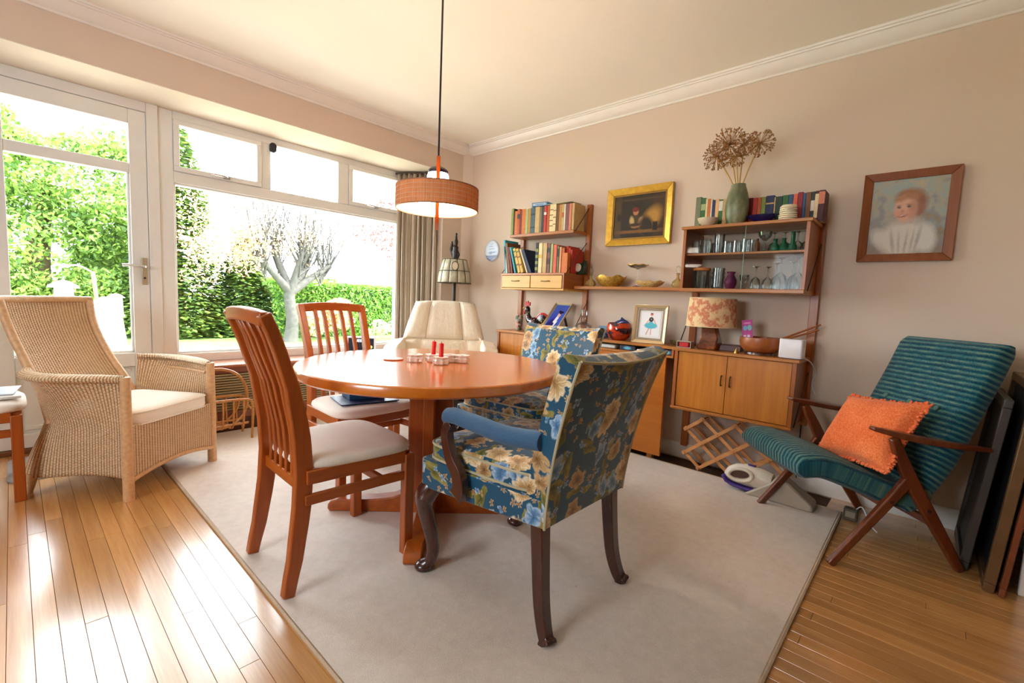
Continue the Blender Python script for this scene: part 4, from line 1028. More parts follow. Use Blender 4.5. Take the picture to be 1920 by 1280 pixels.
# drawer unit
L0 = (-2.43, 2.853, 1.137)
dr = thing('drawer_unit', 'pale two-drawer unit hung below the top left bookshelf', 'drawer unit', L0)
hw_ = .334; dp = YB-L0[1]
MB().box(-hw_, hw_, 0, dp, .118, .136).build('top_board', M_SH_X, dr, bevel=.002); MB().box(-hw_, hw_, 0, dp, 0, .014).build('bottom_board', M_OAK, dr, bevel=.002)
MB().box(-hw_, -hw_+.014, .0, dp, .014, .118).build('side', M_SH_Y, dr); MB().box(hw_-.014, hw_, .0, dp, .014, .118).build('side', M_SH_Y, dr)
MB().box(-hw_, hw_, dp-.01, dp, .014, .118).build('back', M_SH_X, dr)
for sx in (-1, 1):
    d_ = MB().box(min(sx*.004, sx*(hw_-.017)), max(sx*.004, sx*(hw_-.017)), -.004, .25, .017, .115).build('drawer', M_OAK, dr, bevel=.002)
    MB().tube(interp([(sx*.16-.042, -.004, .070), (sx*.16-.038, -.014, .072), (sx*.16, -.016, .069), (sx*.16+.038, -.014, .072), (sx*.16+.042, -.004, .070)], 3), .0034, 6).build('handle', M_BRONZE, d_)
for x in (-2.772, -2.088): rods(dr, x, 2.865, 1.27, YB+.005, 1.53, L0)
# low left cabinet
def cabinet(label, x0, x1, z0, z1, y0, split):
    L0 = ((x0+x1)/2, y0, z0); t = thing('wall_cabinet', label, 'cabinet', L0, 0, 'hung two-door cabinets'); h = (x1-x0)/2; d = YB-y0
    MB().box(-h-.014, h+.014, -.012, d, z1-z0-.019, z1-z0).build('top_board', M_SH_X, t, bevel=.003)
    MB().box(-h-.004, h+.004, -.008, d, 0, .017).build('bottom_board', M_SH_X, t, bevel=.003)
    MB().box(-h, -h+.02, -.002, d, .017, z1-z0-.019).build('side', M_SH_Z, t, bevel=.001); MB().box(h-.02, h, -.002, d, .017, z1-z0-.019).build('side', M_SH_Z, t, bevel=.001)
    MB().box(-h+.02, h-.02, d-.01, d, .017, z1-z0-.019).build('back', M_SH_X, t)
    for a, b_, hx in ((-h+.023, split-.001, split-.024), (split+.002, h-.023, split+.026)):
        dd = MB().box(a, b_, .006, .022, .020, z1-z0-.022).build('door', M_DOOR, t, bevel=.0015)
        zc = (z1-z0)*.56
        MB().tube(interp([(hx, .006, zc-.030), (hx, -.010, zc-.028), (hx, -.012, zc), (hx, -.010, zc+.028), (hx, .006, zc+.030)], 3), .0036, 6).build('handle', M_BRONZE, dd)
    return t, L0
cabinet('teak two-door cabinet hung under the drawers, beside the recliner', -2.775, -2.095, .40, .788, 2.853, .01)
t, L0 = cabinet('teak two-door cabinet hung under the glass-fronted cabinet', -1.190, -.514, .402, .793, 2.853, -.020)
rods(t, -.503, 2.862, .42, YB, .70, L0)
# middle display shelf
L0 = (-1.638, 2.943, 1.155)
ms = thing('wall_shelf', 'long thin teak shelf holding gold glass bowls', 'shelf', L0)
MB().box(-.424, .424, 0, YB-L0[1], 0, .022).build('board', M_SH_X, ms, bevel=.003)
# drop-leaf desk unit
L0 = (-1.638, 2.915, 0)
du = thing('drop_leaf_unit', 'teak desk shelf with folded drop leaf reaching the floor', 'desk', L0)
d = YB-L0[1]
MB().box(-.418, .418, -.02, d, .772, .792).build('worktop', M_SH_X, du, bevel=.003)
MB().box(-.418, .418, -.015, d, .714, .730).build('lower_shelf', M_SH_X, du, bevel=.002)
MB().box(-.418, -.404, -.01, d, .73, .772).build('end', M_SH_Y, du); MB().box(.404, .418, -.01, d, .73, .772).build('end', M_SH_Y, du)
lf = wood('leaf_veneer', srgb(172, 90, 18), srgb(202, 120, 36), 'x', .5, rough=.3)
MB().box(-.40, .372, -.015, .006, .045, .712).build('drop_leaf', lf, du, bevel=.002)
MB().box(.27, .31, .008, .045, 0, .70).build('leg', M_SH_Z, du, bevel=.003); MB().box(-.31, -.27, .008, .045, 0, .70).build('leg', M_SH_Z, du, bevel=.003)
rods(du, -1.20, 2.93, .80, YB+.005, 1.07, L0); rods(du, -2.05, 2.93, .80, YB+.005, 1.07, L0)
# glass-fronted cabinet
L0 = (-.853, 2.853, 1.148)
gc = thing('glass_cabinet', 'teak wall cabinet with sliding glass doors full of glasses', 'cabinet', L0)
h = .338; d = YB-L0[1]; HT = .400
MB().box(-h-.012, h+.012, -.012, d, HT-.019, HT).build('top_board', M_SH_X, gc, bevel=.003); MB().box(-h, h, -.006, d, 0, .022).build('bottom_board', M_SH_X, gc, bevel=.003)
MB().box(-h, -h+.018, -.002, d, .022, HT-.019).build('side', M_SH_Z, gc, bevel=.001); MB().box(h-.018, h, -.002, d, .022, HT-.019).build('side', M_SH_Z, gc, bevel=.001)
MB().box(-h+.018, h-.018, .03, d, .224, .238).build('inner_shelf', M_SH_X, gc, bevel=.002)
M_CGLASS = glassy('cabinet_glass', (.95, .965, .955), .12)
p1_ = MB().box(-h+.018, .02, .006, .010, .022, HT-.019).build('glass_door', M_CGLASS, gc, smooth=False)
MB().box(.0, h-.018, .014, .018, .022, HT-.019).build('glass_door', M_CGLASS, gc, smooth=False)
MB().box(.0185, .0205, .0055, .0105, .022, HT-.019).build('glass_edge', plain('glass_green', srgb(150, 184, 168), .2), p1_)
rods(gc, -.503, 2.865, 1.165, YB, 1.44, L0)

# ---------------------------------------------------------------- books
HUE = {'olive': (130, 140, 60), 'dark green': (28, 62, 48), 'orange': (206, 112, 48), 'rust': (186, 88, 40), 'dark red': (116, 26, 26), 'pale green': (164, 176, 120), 'ochre': (184, 134, 58),
 'slate blue': (70, 92, 104), 'tan': (196, 164, 110), 'grey brown': (128, 108, 86), 'charcoal': (48, 50, 54), 'red': (190, 52, 34), 'cream': (226, 206, 158), 'brown': (122, 74, 40),
 'mauve': (126, 78, 76), 'salmon': (206, 124, 96), 'turquoise': (52, 160, 176), 'white': (222, 214, 200), 'navy': (32, 48, 84), 'blue': (50, 84, 124), 'green': (48, 100, 52), 'coral': (214, 98, 68), 'peach': (220, 170, 120),
 'plum': (74, 32, 42), 'crimson': (140, 32, 44), 'grey green': (120, 122, 92), 'gold': (206, 166, 78), 'black': (26, 24, 26)}
def bookmat(c): 
    k = 'book_'+c.replace(' ', '_'); return _M.get(k) or plain(k, srgb(*HUE[c]), .6, var=.12, vscale=40)
M_PAGES = plain('book_pages', srgb(216, 198, 164), .8, var=.08, vscale=200)
def book(label, group, c, thick, depth, height, loc, lean=0.0, band=None, flat=False, rz=0.0):
    """root mesh = cover (spine towards -y); pages and title band are its parts"""
    m = MB(); b = .003
    m.box(0, thick, 0, b, 0, height).box(0, b, b, depth, 0, height).box(thick-b, thick, b, depth, 0, height)
    o = m.build('book', bookmat(c), bevel=.0012, seg=1); o.location = loc
    MB().box(b, thick-b, b, depth-.004, .003, height-.004).build('pages', M_PAGES, o, smooth=False)
    if band:
        for z0, z1, bc in band: MB().box(-.0003, thick+.0003, -.0006, .0015, height*z0, height*z1).build('title_band', bookmat(bc), o, smooth=False)
    if flat: o.rotation_euler = (0, -PI/2, rz)
    else: o.rotation_euler = (0, lean, rz)
    return tag(o, label, 'book', group)
rb = random.Random(11)
# top left shelf
xs = [-2.766, -2.738, -2.728, -2.695, -2.666, -2.645, -2.600, -2.572, -2.544, -2.499, -2.45, -2.423, -2.401, -2.375, -2.345, -2.307, -2.277, -2.252, -2.224, -2.203, -2.187, -2.151, -2.126, -2.103]
cs_ = ['olive', 'black', 'orange', 'rust', 'dark red', 'orange', 'pale green', 'ochre', 'slate blue', 'tan', 'grey brown', 'charcoal', 'red', 'rust', 'cream', 'cream', 'brown', 'ochre', 'tan', 'white', 'mauve', 'salmon', 'tan']
hs_ = [.225, .222, .20, .214, .198, .208, .204, .206, .210, .212, .207, .208, .21, .208, .213, .214, .21, .206, .208, .205, .205, .202, .204]
bands = {3: [(.62, .8, 'charcoal')], 8: [(.7, .76, 'charcoal'), (.2, .26, 'charcoal')], 12: [(.66, .76, 'white')], 14: [(.2, .23, 'brown'), (.4, .43, 'brown'), (.6, .63, 'brown'), (.8, .83, 'brown')], 15: [(.25, .28, 'brown'), (.5, .53, 'brown'), (.75, .78, 'brown')], 18: [(.5, .68, 'rust')]}
for k in range(len(cs_)):
    book('%s old hardback, %s from the corner end of top left bookshelf' % (cs_[k], ORD[k]), 'books on the top left shelf', cs_[k], xs[k+1]-xs[k]-.0012, .145, hs_[k], (xs[k], 2.950+rb.uniform(0, .006), 1.6093), band=bands.get(k))
tag(slab_thing('book_box', 'blue and white boxed book lying across the upper row of books', 'book', .15, .11, .032, (-2.465, 3.01, 1.824), .12, paint('blue_box', srgb(70, 120, 170), [('r', .5, .5, .4, .25, 0, srgb(205, 220, 228), .2), ('r', .5, .5, .3, .1, 0, srgb(50, 100, 160), .2)], noisy=.3)), 'blue and white boxed book lying across the upper row of books', 'book')
quad_uv(bpy.data.objects['book_box'], (0, 1), (2, 1))
slab_thing('pamphlet', 'thin pale pamphlet lying across the upper row of books', 'booklet', .25, .13, .004, (-2.25, 3.01, 1.824), -.05, plain('pamphlet_paper', srgb(206, 196, 160), .6))
# on the drawer unit: seven leaning books, then upright ones
lean = [('turquoise', .018, .285, -.105, -2.752), ('white', .012, .235, -.17, -2.735), ('brown', .024, .262, -.19, -2.712), ('dark red', .020, .225, -.22, -2.680), ('turquoise', .016, .228, -.30, -2.640), ('gold', .028, .215, -.34, -2.600), ('gold', .028, .212, -.34, -2.566), ('white', .012, .215, -.42, -2.505), ('navy', .018, .212, -.46, -2.470)]
for k, (c, th, hh, le, xb_) in enumerate(lean):
    book('%s book leaning to the left on the drawer unit, %s in its row' % (c, ORD[k]), 'leaning books on the drawer unit', c, th, .17, hh, (xb_, 2.885, 1.2745 + math.sin(-le)*0.0), lean=le, band=[(.3, .36, 'brown'), (.62, .68, 'brown'), (.85, .9, 'green')] if c == 'gold' else None)
xs = [-2.425, -2.398, -2.358, -2.314, -2.284, -2.259, -2.224, -2.205, -2.185, -2.157]
cs_ = ['black', 'cream', 'tan', 'mauve', 'pale green', 'coral', 'grey green', 'peach', 'rust']; hs_ = [.246, .242, .24, .236, .232, .224, .214, .205, .196]
bands = {0: [(.1, .2, 'olive'), (.3, .4, 'olive'), (.5, .6, 'olive'), (.7, .8, 'olive')], 1: [(.5, .62, 'gold')], 3: [(.3, .5, 'plum'), (.7, .85, 'charcoal')], 6: [(.6, .9, 'dark green')]}
for k in range(len(cs_)):
    book('%s upright book on the drawer unit, %s after the leaning ones' % (cs_[k], ORD[k]), 'upright books on the drawer unit', cs_[k], xs[k+1]-xs[k]-.0012, .16, hs_[k], (xs[k], 2.895+.004*k, 1.2735), band=bands.get(k))
for k in range(3): book('red cloth hardback in the stepped trio on the drawer unit, %s of three' % ORD[k], 'red books on the drawer unit', 'red', .018, .155, .214-.016*k, (-2.1555+k*.0195, 2.948, 1.2735))
book('short orange hardback in front of the red trio on the drawer unit', 'upright books on the drawer unit', 'orange', .05, .04, .155, (-2.152, 2.893, 1.2735))
# on top of the glass cabinet
xs = [-1.177, -1.143, -1.115, -1.101, -1.083, -1.073, -1.055, -1.033, -1.01, -.984, -.955, -.925, -.893, -.866, -.84, -.815, -.795, -.771, -.728, -.72, -.686, -.656, -.633, -.611, -.586, -.571, -.547, -.529, -.512, -.484]
cs_ = ['grey green', 'green', 'cream', 'orange', 'white', 'navy', 'peach', 'green', 'tan', 'brown', 'dark green', 'olive', 'brown', 'dark red', 'red', 'rust', 'olive', 'navy', 'tan', 'dark green', 'green', 'blue', 'coral', 'crimson', 'blue', 'brown', 'charcoal', 'plum', 'plum']
hs_ = [.20, .192, .185, .183, .18, .172, .176, .17, .172, .168, .165, .165, .16, .16, .158, .158, .158, .162, .15, .152, .155, .156, .156, .163, .156, .158, .158, .16, .162]
bands = {1: [(.6, .8, 'pale green')], 7: [(.6, .95, 'white')], 17: [(.7, .75, 'tan')], 26: [(.35, .7, 'white')], 27: [(.1, .9, 'cream')], 28: [(.55, .95, 'salmon')]}
for k in range(len(cs_)):
    nm = ORD[k] if k < 26 else ['third last', 'second last', 'last'][k-26]
    book('%s hardback standing on the glass cabinet, %s from the painting side' % (cs_[k], nm), 'books on the glass cabinet', cs_[k], xs[k+1]-xs[k]-.001, .125, hs_[k], (xs[k], 2.972, 1.5485), band=bands.get(k))

# ---------------------------------------------------------------- glassware
M_GL = glassy('clear_glass', (.93, .95, .95), .9, .03, .02, (.85, .88, .9))
M_GLG = glassy('green_glass', (.10, .50, .30), 1.2, .03, .25, (.03, .30, .16))
M_GLP = glassy('purple_glass', (.55, .22, .42), 1.2, .03, .35, (.30, .04, .16))
M_GLGOLD = plain('gold_lustre', srgb(196, 156, 70), .28, metal=.55, var=.45, vscale=70)
def lathe_thing(name, label, cat, prof, loc, mat, group=None, n=20, sx=1, sy=1, angle=50, closed=False):
    o = MB().lathe(prof, n, sx=sx, sy=sy, closed_prof=closed).build(name, mat, angle=angle); o.location = loc; return tag(o, label, cat, group)
tumbler = lambda r, h: [(r*.8, h), (r*.98, h-.002), (r, h*.5), (r*1.05, 0), (r*.98, 0), (r*.92, h*.5), (r*.85, h-.006), (.001, h-.008)]      # stands upside down
up_glass = lambda r, h: [(.001, .004), (r*.78, .002), (r*.9, h*.4), (r, h), (r-.002, h), (r*.86, h*.4), (r*.74, .010), (.001, .010)]
wine = lambda r, h: [(r*.86, 0), (r*.95, h*.2), (r*.75, h*.42), (r*.2, h*.54), (.0035, h*.58), (.0035, h*.92), (r*.3, h*.97), (r*.85, h), (r*.85, h-.002), (.001, h-.002)]  # upside down
ZU, ZL = 1.148+.2385, 1.148+.0225
for k, (x, y_, r, hh) in enumerate([(-1.143, 2.945, .026, .088), (-1.107, 2.96, .020, .060), (-1.075, 2.94, .027, .090), (-1.045, 3.01, .024, .075), (-.985, 3.03, .024, .08), (-.950, 2.94, .023, .072), (-.925, 2.995, .023, .078), (-.898, 2.94, .022, .072), (-.868, 2.985, .022, .078), (-.845, 2.935, .024, .080), (-.818, 2.99, .022, .078)]):
    lathe_thing('tumbler', 'clear upturned tumbler on the cabinet inner shelf, %s from the painting side' % ORD[k], 'glass', tumbler(r, hh), (x, y_, ZU), M_GL, 'tumblers on the inner shelf')
lathe_thing('glass_jug', 'tall clear straight-sided glass among the inner shelf tumblers', 'glass', up_glass(.030, .118), (-1.006, 2.955, ZU), M_GL)
lathe_thing('amber_bottle', 'small amber glass bottle behind the inner shelf tumblers', 'bottle', [(.014, 0), (.014, .05), (.006, .066), (.006, .08), (.001, .08)], (-.792, 2.96, ZU), plain('amber', srgb(110, 52, 20), .2, coat=.5))
lathe_thing('glass_compote', 'clear footed goblet on the inner shelf beside the green bottles', 'glass', [(.030, 0), (.028, .004), (.006, .012), (.005, .06), (.02, .075), (.034, .09), (.036, .115), (.033, .115), (.03, .095), (.001, .08)], (-.752, 2.95, ZU), M_GL)
for k, (x, hh) in enumerate(((-.692, .068), (-.648, .070), (-.605, .104))):
    lathe_thing('green_bottle', ['squat green glass bottle nearest the clear goblet', 'squat green glass bottle between two other green bottles', 'tallest green glass bottle on the cabinet inner shelf'][k], 'bottle', [(.020, 0), (.022, .01), (.021, .028), (.011, .044), (.010, hh-.004), (.014, hh), (.010, hh), (.007, hh-.006), (.001, .03)], (x, 2.925, ZU), M_GLG, 'green bottles in the cabinet')
for k, x in enumerate((-.72, -.665, -.60, -.555)):
    lathe_thing('coupe_glass', 'clear upturned stemmed coupe behind the green bottles, %s of four' % ORD[k], 'glass', wine(.034, .118), (x, 3.02, ZU), M_GL, 'coupes behind the green bottles')
jr = lathe_thing('glass_jar', 'clear storage jar with flat wooden lid in the glass cabinet', 'jar', up_glass(.046, .115), (-1.095, 2.945, ZL), M_GL)
MB().lathe([(.001, .112), (.05, .112), (.053, .118), (.053, .124), (.05, .129), (.001, .129)], 28).build('lid', plain('lid_wood', srgb(214, 128, 62), .5), jr)
for k, x in enumerate((-1.128, -1.062)): lathe_thing('tumbler', ['clear tumbler behind the wooden-lidded jar, painting side', 'clear tumbler behind the wooden-lidded jar, ribbed glass side'][k], 'glass', up_glass(.024, .09), (x, 3.03, ZL), M_GL, 'tumblers behind the jar')
lathe_thing('ribbed_vase', 'clear spiral-ribbed glass vase in the glass cabinet', 'vase', [(.001, .004), (.034, .003)]+[(.036+.0025*math.sin(k*2.1), .01+k*.009) for k in range(13)]+[(.036, .128), (.032, .128), (.032, .012), (.001, .01)], (-.997, 2.96, ZL), M_GL)
lathe_thing('purple_vase', 'small purple glass vase in the glass cabinet', 'vase', [(.001, .003), (.024, .002), (.034, .03), (.034, .055), (.022, .078), (.018, .088), (.026, .104), (.023, .104), (.015, .088), (.019, .078), (.03, .055), (.001, .01)], (-.919, 2.945, ZL), M_GLP)
lathe_thing('small_goblet', 'short clear stemmed glass beside the purple vase', 'glass', [(.022, 0), (.02, .003), (.005, .01), (.005, .035), (.024, .055), (.028, .085), (.025, .085), (.001, .045)], (-.845, 2.95, ZL), M_GL)
for k, (x, y_, r, hh) in enumerate(((-.785, 2.955, .030, .135), (-.72, 2.95, .031, .132), (-.695, 3.03, .032, .16), (-.655, 2.945, .038, .182), (-.61, 3.03, .034, .165), (-.572, 2.95, .038, .186))):
    lathe_thing('wine_glass', 'clear upturned wine glass at cabinet bottom, %s from the purple vase' % ORD[k], 'glass', wine(r, hh), (x, y_, ZL), M_GL, 'wine glasses in the cabinet')

# ---------------------------------------------------------------- on top of the glass cabinet
ZT = 1.548
va = thing('vase', 'green stoneware vase with dried flower heads on the glass cabinet', 'vase', (-.908, 2.908, ZT))
m, nt, b = _new('stoneware'); n = noise(nt, coords(nt, 'Object', (6, 6, 3)), 3, 5)
lk(nt, ramp(nt, n, [(.3, srgb(72, 78, 58)), (.55, srgb(122, 126, 94)), (.75, srgb(168, 158, 122))]), b.inputs['Base Color']); b.inputs['Roughness'].default_value = .38; M_STONE = m
MB().lathe([(.001, .0), (.042, .001), (.056, .03), (.064, .085), (.062, .13), (.052, .18), (.041, .215), (.038, .232), (.034, .232), (.036, .21), (.05, .15), (.001, .05)], 32, sx=1.02, sy=.9).build('body', M_STONE, va, angle=60)
M_STEM = plain('dry_stem', srgb(196, 158, 96), .8); M_SEED = plain('dry_seed', srgb(168, 120, 66), .9, var=.3, vscale=90)
ra = random.Random(4)
for (hx, hz, R_, n_, dy) in ((-.072, .470, .098, 150, 0), (-.150, .425, .082, 110, .03), (-.005, .475, .066, 80, .05), (.098, .445, .074, 110, -.01), (-.020, .385, .052, 60, -.02)):
    c = Vector((hx, dy, hz))
    stn = MB().tube(interp([(hx*.1, dy*.2, .12), (hx*.25, dy*.3, .24), tuple(c)], 4), [.004]*9, 6).build('stem', M_STEM, va)
    mb = MB()
    for k in range(n_):
        d_ = Vector((ra.gauss(0, 1), ra.gauss(0, 1), ra.gauss(0, 1))).normalized(); rr_ = R_*ra.uniform(.82, 1.05); e_ = c+d_*rr_
        mb.tube([c, e_], [.0007, .0009], 3)
        for q in range(3):
            a_ = e_+Vector((ra.uniform(-1, 1), ra.uniform(-1, 1), ra.uniform(-1, 1)))*.005
            mb.add([a_+Vector((0, 0, .005)), a_+Vector((.004, 0, -.002)), a_+Vector((-.003, .003, -.002)), a_+Vector((-.002, -.004, -.001))], [(0, 1, 2), (0, 2, 3), (0, 3, 1), (1, 3, 2)])
    o = mb.build('flower_head', M_SEED, stn, smooth=False); o['kind'] = 'stuff'
bowlp = lambda r, h: [(.001, .003), (r*.4, 0), (r*.45, .004), (r*.8, h*.4), (r, h), (r-.003, h), (r*.75, h*.42), (r*.4, .010), (.001, .008)]
lathe_thing('small_bowl', 'small cream bowl on the glass cabinet near the green vase', 'bowl', bowlp(.062, .048), (-1.068, 2.905, ZT+.0005), plain('cream_glaze', srgb(222, 208, 180), .3, coat=.3))
o = lathe_thing('blue_dish', 'shallow cobalt blue boat dish on the glass cabinet', 'dish', [(.001, .006), (.03, .002), (.05, .016), (.075, .04), (.072, .042), (.045, .02), (.001, .012)], (-.765, 2.900, ZT+.0005), plain('cobalt', srgb(14, 14, 70), .15, coat=.6), sx=1.15, sy=.5)
o = MB()
for k in range(7): o.lathe([(.036, .011*k), (.047-.001*k, .011*k+.003), (.047-.001*k, .011*k+.008), (.036, .011*k+.0105)], 28, (ra.uniform(-.002, .002), ra.uniform(-.002, .002), 0))
o.lathe([(.001, .077), (.038, .077), (.036, .082), (.001, .084)], 28)
o = o.build('candle_pot', plain('white_wax', srgb(236, 224, 196), .6)); o.location = (-.636, 2.905, ZT+.0005); tag(o, 'cream ridged round pot on the glass cabinet', 'pot')

# ---------------------------------------------------------------- display shelf
ZM = 1.155+.0225
def decanter(x, lab):
    t = thing('decanter', lab, 'decanter', (x, 3.03, ZM), 0, 'gold decanters on the display shelf')
    MB().lathe([(.001, .001), (.030, .0), (.040, .018), (.034, .042), (.012, .058), (.008, .075), (.009, .092), (.015, .097)], 22).build('body', glassy('gold_tint', (.9, .78, .5), 1.3, .05, .28, (.75, .55, .2)), t, angle=60)
    MB().tube([(.016*math.cos(2*PI*k/18), 0, .124+.020*math.sin(2*PI*k/18)) for k in range(18)], .0045, 6, loop=True).build('stopper', M_GL, t)
decanter(-1.968, 'gold-tinted glass decanter at the bookshelf end of the display shelf'); decanter(-1.283, 'gold-tinted glass decanter beside the glass-fronted cabinet')
def wavy_bowl(name, label, loc, rx, ry, hh, mat, waves):
    mb = MB(); secs = []
    for r_, z_ in ((.05, .002), (.45, .0), (.5, .004), (.8, hh*.4), (.95, hh*.75), (1.0, hh), (.98, hh), (.9, hh*.72), (.74, hh*.4), (.45, .010), (.05, .010)):
        secs.append([(rx*r_*math.cos(2*PI*k/48), ry*r_*math.sin(2*PI*k/48), z_*(1+(.12*math.sin(waves*2*PI*k/48) if z_ > hh*.6 else 0))) for k in range(48)])
    mb.loft(secs); o = mb.build(name, mat, angle=60); o.location = loc; return tag(o, label, 'bowl')
wavy_bowl('gold_bowl', 'amber gold wavy-rimmed glass bowl on the display shelf', (-1.797, 3.03, ZM), .130, .075, .078, M_GLGOLD, 6)
o = thing('glass_compote', 'clear tall-stemmed glass comport with gold rim on the display shelf', 'comport', (-1.585, 3.04, ZM))
MB().lathe([(.001, .002), (.036, .0), (.03, .006), (.005, .016), (.004, .06), (.007, .075), (.004, .09), (.004, .128), (.02, .135), (.055, .142), (.074, .158), (.072, .16), (.05, .147), (.001, .14)], 28).build('bowl', M_GL, o, angle=60)
MB().tube([(.073*math.cos(2*PI*k/36), .073*math.sin(2*PI*k/36), .158+.003*math.sin(2*PI*k/36*8)) for k in range(36)], .004, 6, loop=True).build('gold_rim', plain('gold_leaf', srgb(206, 170, 90), .35, metal=.3), o)
wavy_bowl('gold_dish', 'shallow gold speckled wavy dish on the display shelf', (-1.468, 3.00, ZM), .108, .06, .042, plain('gold_speckle', srgb(206, 172, 110), .3, metal=.2, var=.5, vscale=120), 8)

# ---------------------------------------------------------------- on the low units
ZC = .7885
# rooster ornament
rt_ = thing('rooster_ornament', 'black lacquered rooster ornament with red comb and flowers', 'ornament', (-2.50, 2.99, ZC), math.radians(185)); rt_.scale = (1.12, 1.12, 1.06)
M_LACQ = paint('rooster_lacquer', srgb(18, 14, 18), [], rough=.15, coat=.6)
m, nt, b = _new('rooster_paint'); v = nt.nodes.new('ShaderNodeTexVoronoi'); v.inputs['Scale'].default_value = 60; lk(nt, coords(nt), v.inputs['Vector'])
lk(nt, mixc(nt, math_n(nt, 'LESS_THAN', v.outputs['Distance'], .30), srgb(20, 14, 18), mixc(nt, .55, v.outputs['Color'], srgb(190, 40, 36))), b.inputs['Base Color']); b.inputs['Roughness'].default_value = .15; b.inputs['Coat Weight'].default_value = .5; M_ROOST = m
M_RRED = plain('rooster_red', srgb(196, 36, 34), .25, coat=.4)
MB().lathe([(.05, 0), (.055, .006), (.045, .014), (.02, .02)], 20, sx=1.2).build('base', plain('rooster_base', srgb(120, 140, 160), .4), rt_)
MB().tube(interp([(-.055, 0, .085), (-.02, 0, .075), (.02, 0, .085), (.045, 0, .12), (.052, 0, .165), (.055, 0, .20)], 5), [.012, .022, .030, .036, .040, .042, .042, .041, .039, .036, .033, .030, .028, .026, .024, .022, .021, .020, .020, .021, .022, .023, .022, .020, .016, .008][:26], 14).build('body', M_ROOST, rt_, angle=70)
MB().prism([(.030, .205), (.028, .235), (.042, .228), (.050, .246), (.060, .230), (.074, .240), (.076, .215), (.06, .200)], 'y', -.007, .007).build('comb', M_RRED, rt_, bevel=.003)
MB().tube([(.078, 0, .19), (.105, 0, .182)], [.007, .001], 8).build('beak', plain('beak_yellow', srgb(206, 160, 60), .4), rt_)
MB().tube([(.075, 0, .175), (.082, 0, .155), (.08, 0, .135)], [.006, .010, .006], 8).build('wattle', M_RRED, rt_)
MB().lathe([(.004, -.012), (.03, -.010), (.052, -.005), (.052, .005), (.03, .010), (.004, .012)], 24).xform(Matrix.Translation((-.088, 0, .095)) @ Matrix.Rotation(PI/2, 4, 'X')).build('tail', M_ROOST, rt_, bevel=0)
MB().tube([(-.088+.052*math.cos(a), 0, .095+.052*math.sin(a)) for a in [math.radians(q) for q in range(-20, 230, 14)]], .009, 8).build('tail_rim', M_RRED, rt_)
for sy in (-1, 1): MB().tube([(0, sy*.012, .05), (.004, sy*.014, .03), (.002, sy*.014, .014)], .006, 6).build('leg', M_BLACK, rt_)
fw = lathe_thing('flower_posy', 'small cluster of white and red china flowers beside the rooster', 'ornament', [(.001, 0), (.022, .002), (.028, .03), (.022, .05), (.03, .08), (.034, .11), (.022, .135), (.001, .145)], (-2.655, 2.99, ZC), paint('posy', srgb(214, 206, 186), [], noisy=.8), n=14)
me_ = _M.get('posy_m')
m, nt, b = _new('posy_paint'); v = nt.nodes.new('ShaderNodeTexVoronoi'); v.inputs['Scale'].default_value = 45; lk(nt, coords(nt), v.inputs['Vector'])
sp = nt.nodes.new('ShaderNodeSeparateColor'); lk(nt, v.outputs['Color'], sp.inputs[0])
lk(nt, ramp(nt, sp.outputs[0], [(.2, srgb(60, 84, 50)), (.4, srgb(216, 210, 196)), (.7, srgb(206, 110, 96)), (.85, srgb(80, 28, 30))]), b.inputs['Base Color']); fw.data.materials[0] = m
# framed photographs
def picture(name, label, w, h, t, fw_, loc, rx, rz, fmat, pmat, cat, mount=None, inner=None, depth=.004, fbev=.004):
    """upright framed picture: local x across, z up, faces -y"""
    th = thing(name, label, cat, loc); th.rotation_euler = (rx, 0, rz)
    for nm, a in (('frame_side', (-w/2, -w/2+fw_, 0, h)), ('frame_side', (w/2-fw_, w/2, 0, h)), ('frame_rail', (-w/2+fw_*.0, w/2, 0, fw_)), ('frame_rail', (-w/2, w/2, h-fw_, h))):
        x0, x1, z0, z1 = a
        if nm == 'frame_side':
            s = -1 if x0 < 0 else 1; xo = s*w/2; xi = s*(w/2-fw_)
            mb = MB().loft([[(xo, 0, 0), (xo, 0, h), (xi, 0, h-fw_), (xi, 0, fw_)], [(xo, -t, 0), (xo, -t, h), (xi, -t*.55, h-fw_), (xi, -t*.55, fw_)]])
        else:
            zo = 0 if z0 == 0 else h; zi = fw_ if z0 == 0 else h-fw_
            mb = MB().loft([[(-w/2, 0, zo), (w/2, 0, zo), (w/2-fw_, 0, zi), (-w/2+fw_, 0, zi)], [(-w/2, -t, zo), (w/2, -t, zo), (w/2-fw_, -t*.55, zi), (-w/2+fw_, -t*.55, zi)]])
        mb.build(nm, fmat, th, bevel=fbev*.5, seg=1)
    if inner:
        iw, im = inner; q = fw_
        mb = MB()
        for x0, x1, z0, z1 in ((-w/2+q, -w/2+q+iw, q, h-q), (w/2-q-iw, w/2-q, q, h-q), (-w/2+q+iw, w/2-q-iw, q, q+iw), (-w/2+q+iw, w/2-q-iw, h-q-iw, h-q)): mb.box(x0, x1, -t*.5, 0, z0, z1)
        mb.build('slip', im, th)
        fw_ = fw_+iw
    if mount:
        mw, mm = mount; o = MB().box(-w/2+fw_, w/2-fw_, -depth*.6, 0, fw_, h-fw_).build('mount', mm, th, smooth=False); fw_ += mw
    o = MB().box(-w/2+fw_, w/2-fw_, -depth, -depth*.1, fw_, h-fw_).build('picture', pmat, th, smooth=False); quad_uv(o, (0, 1), (2, 1))
    return th
SKN = srgb(226, 186, 160)
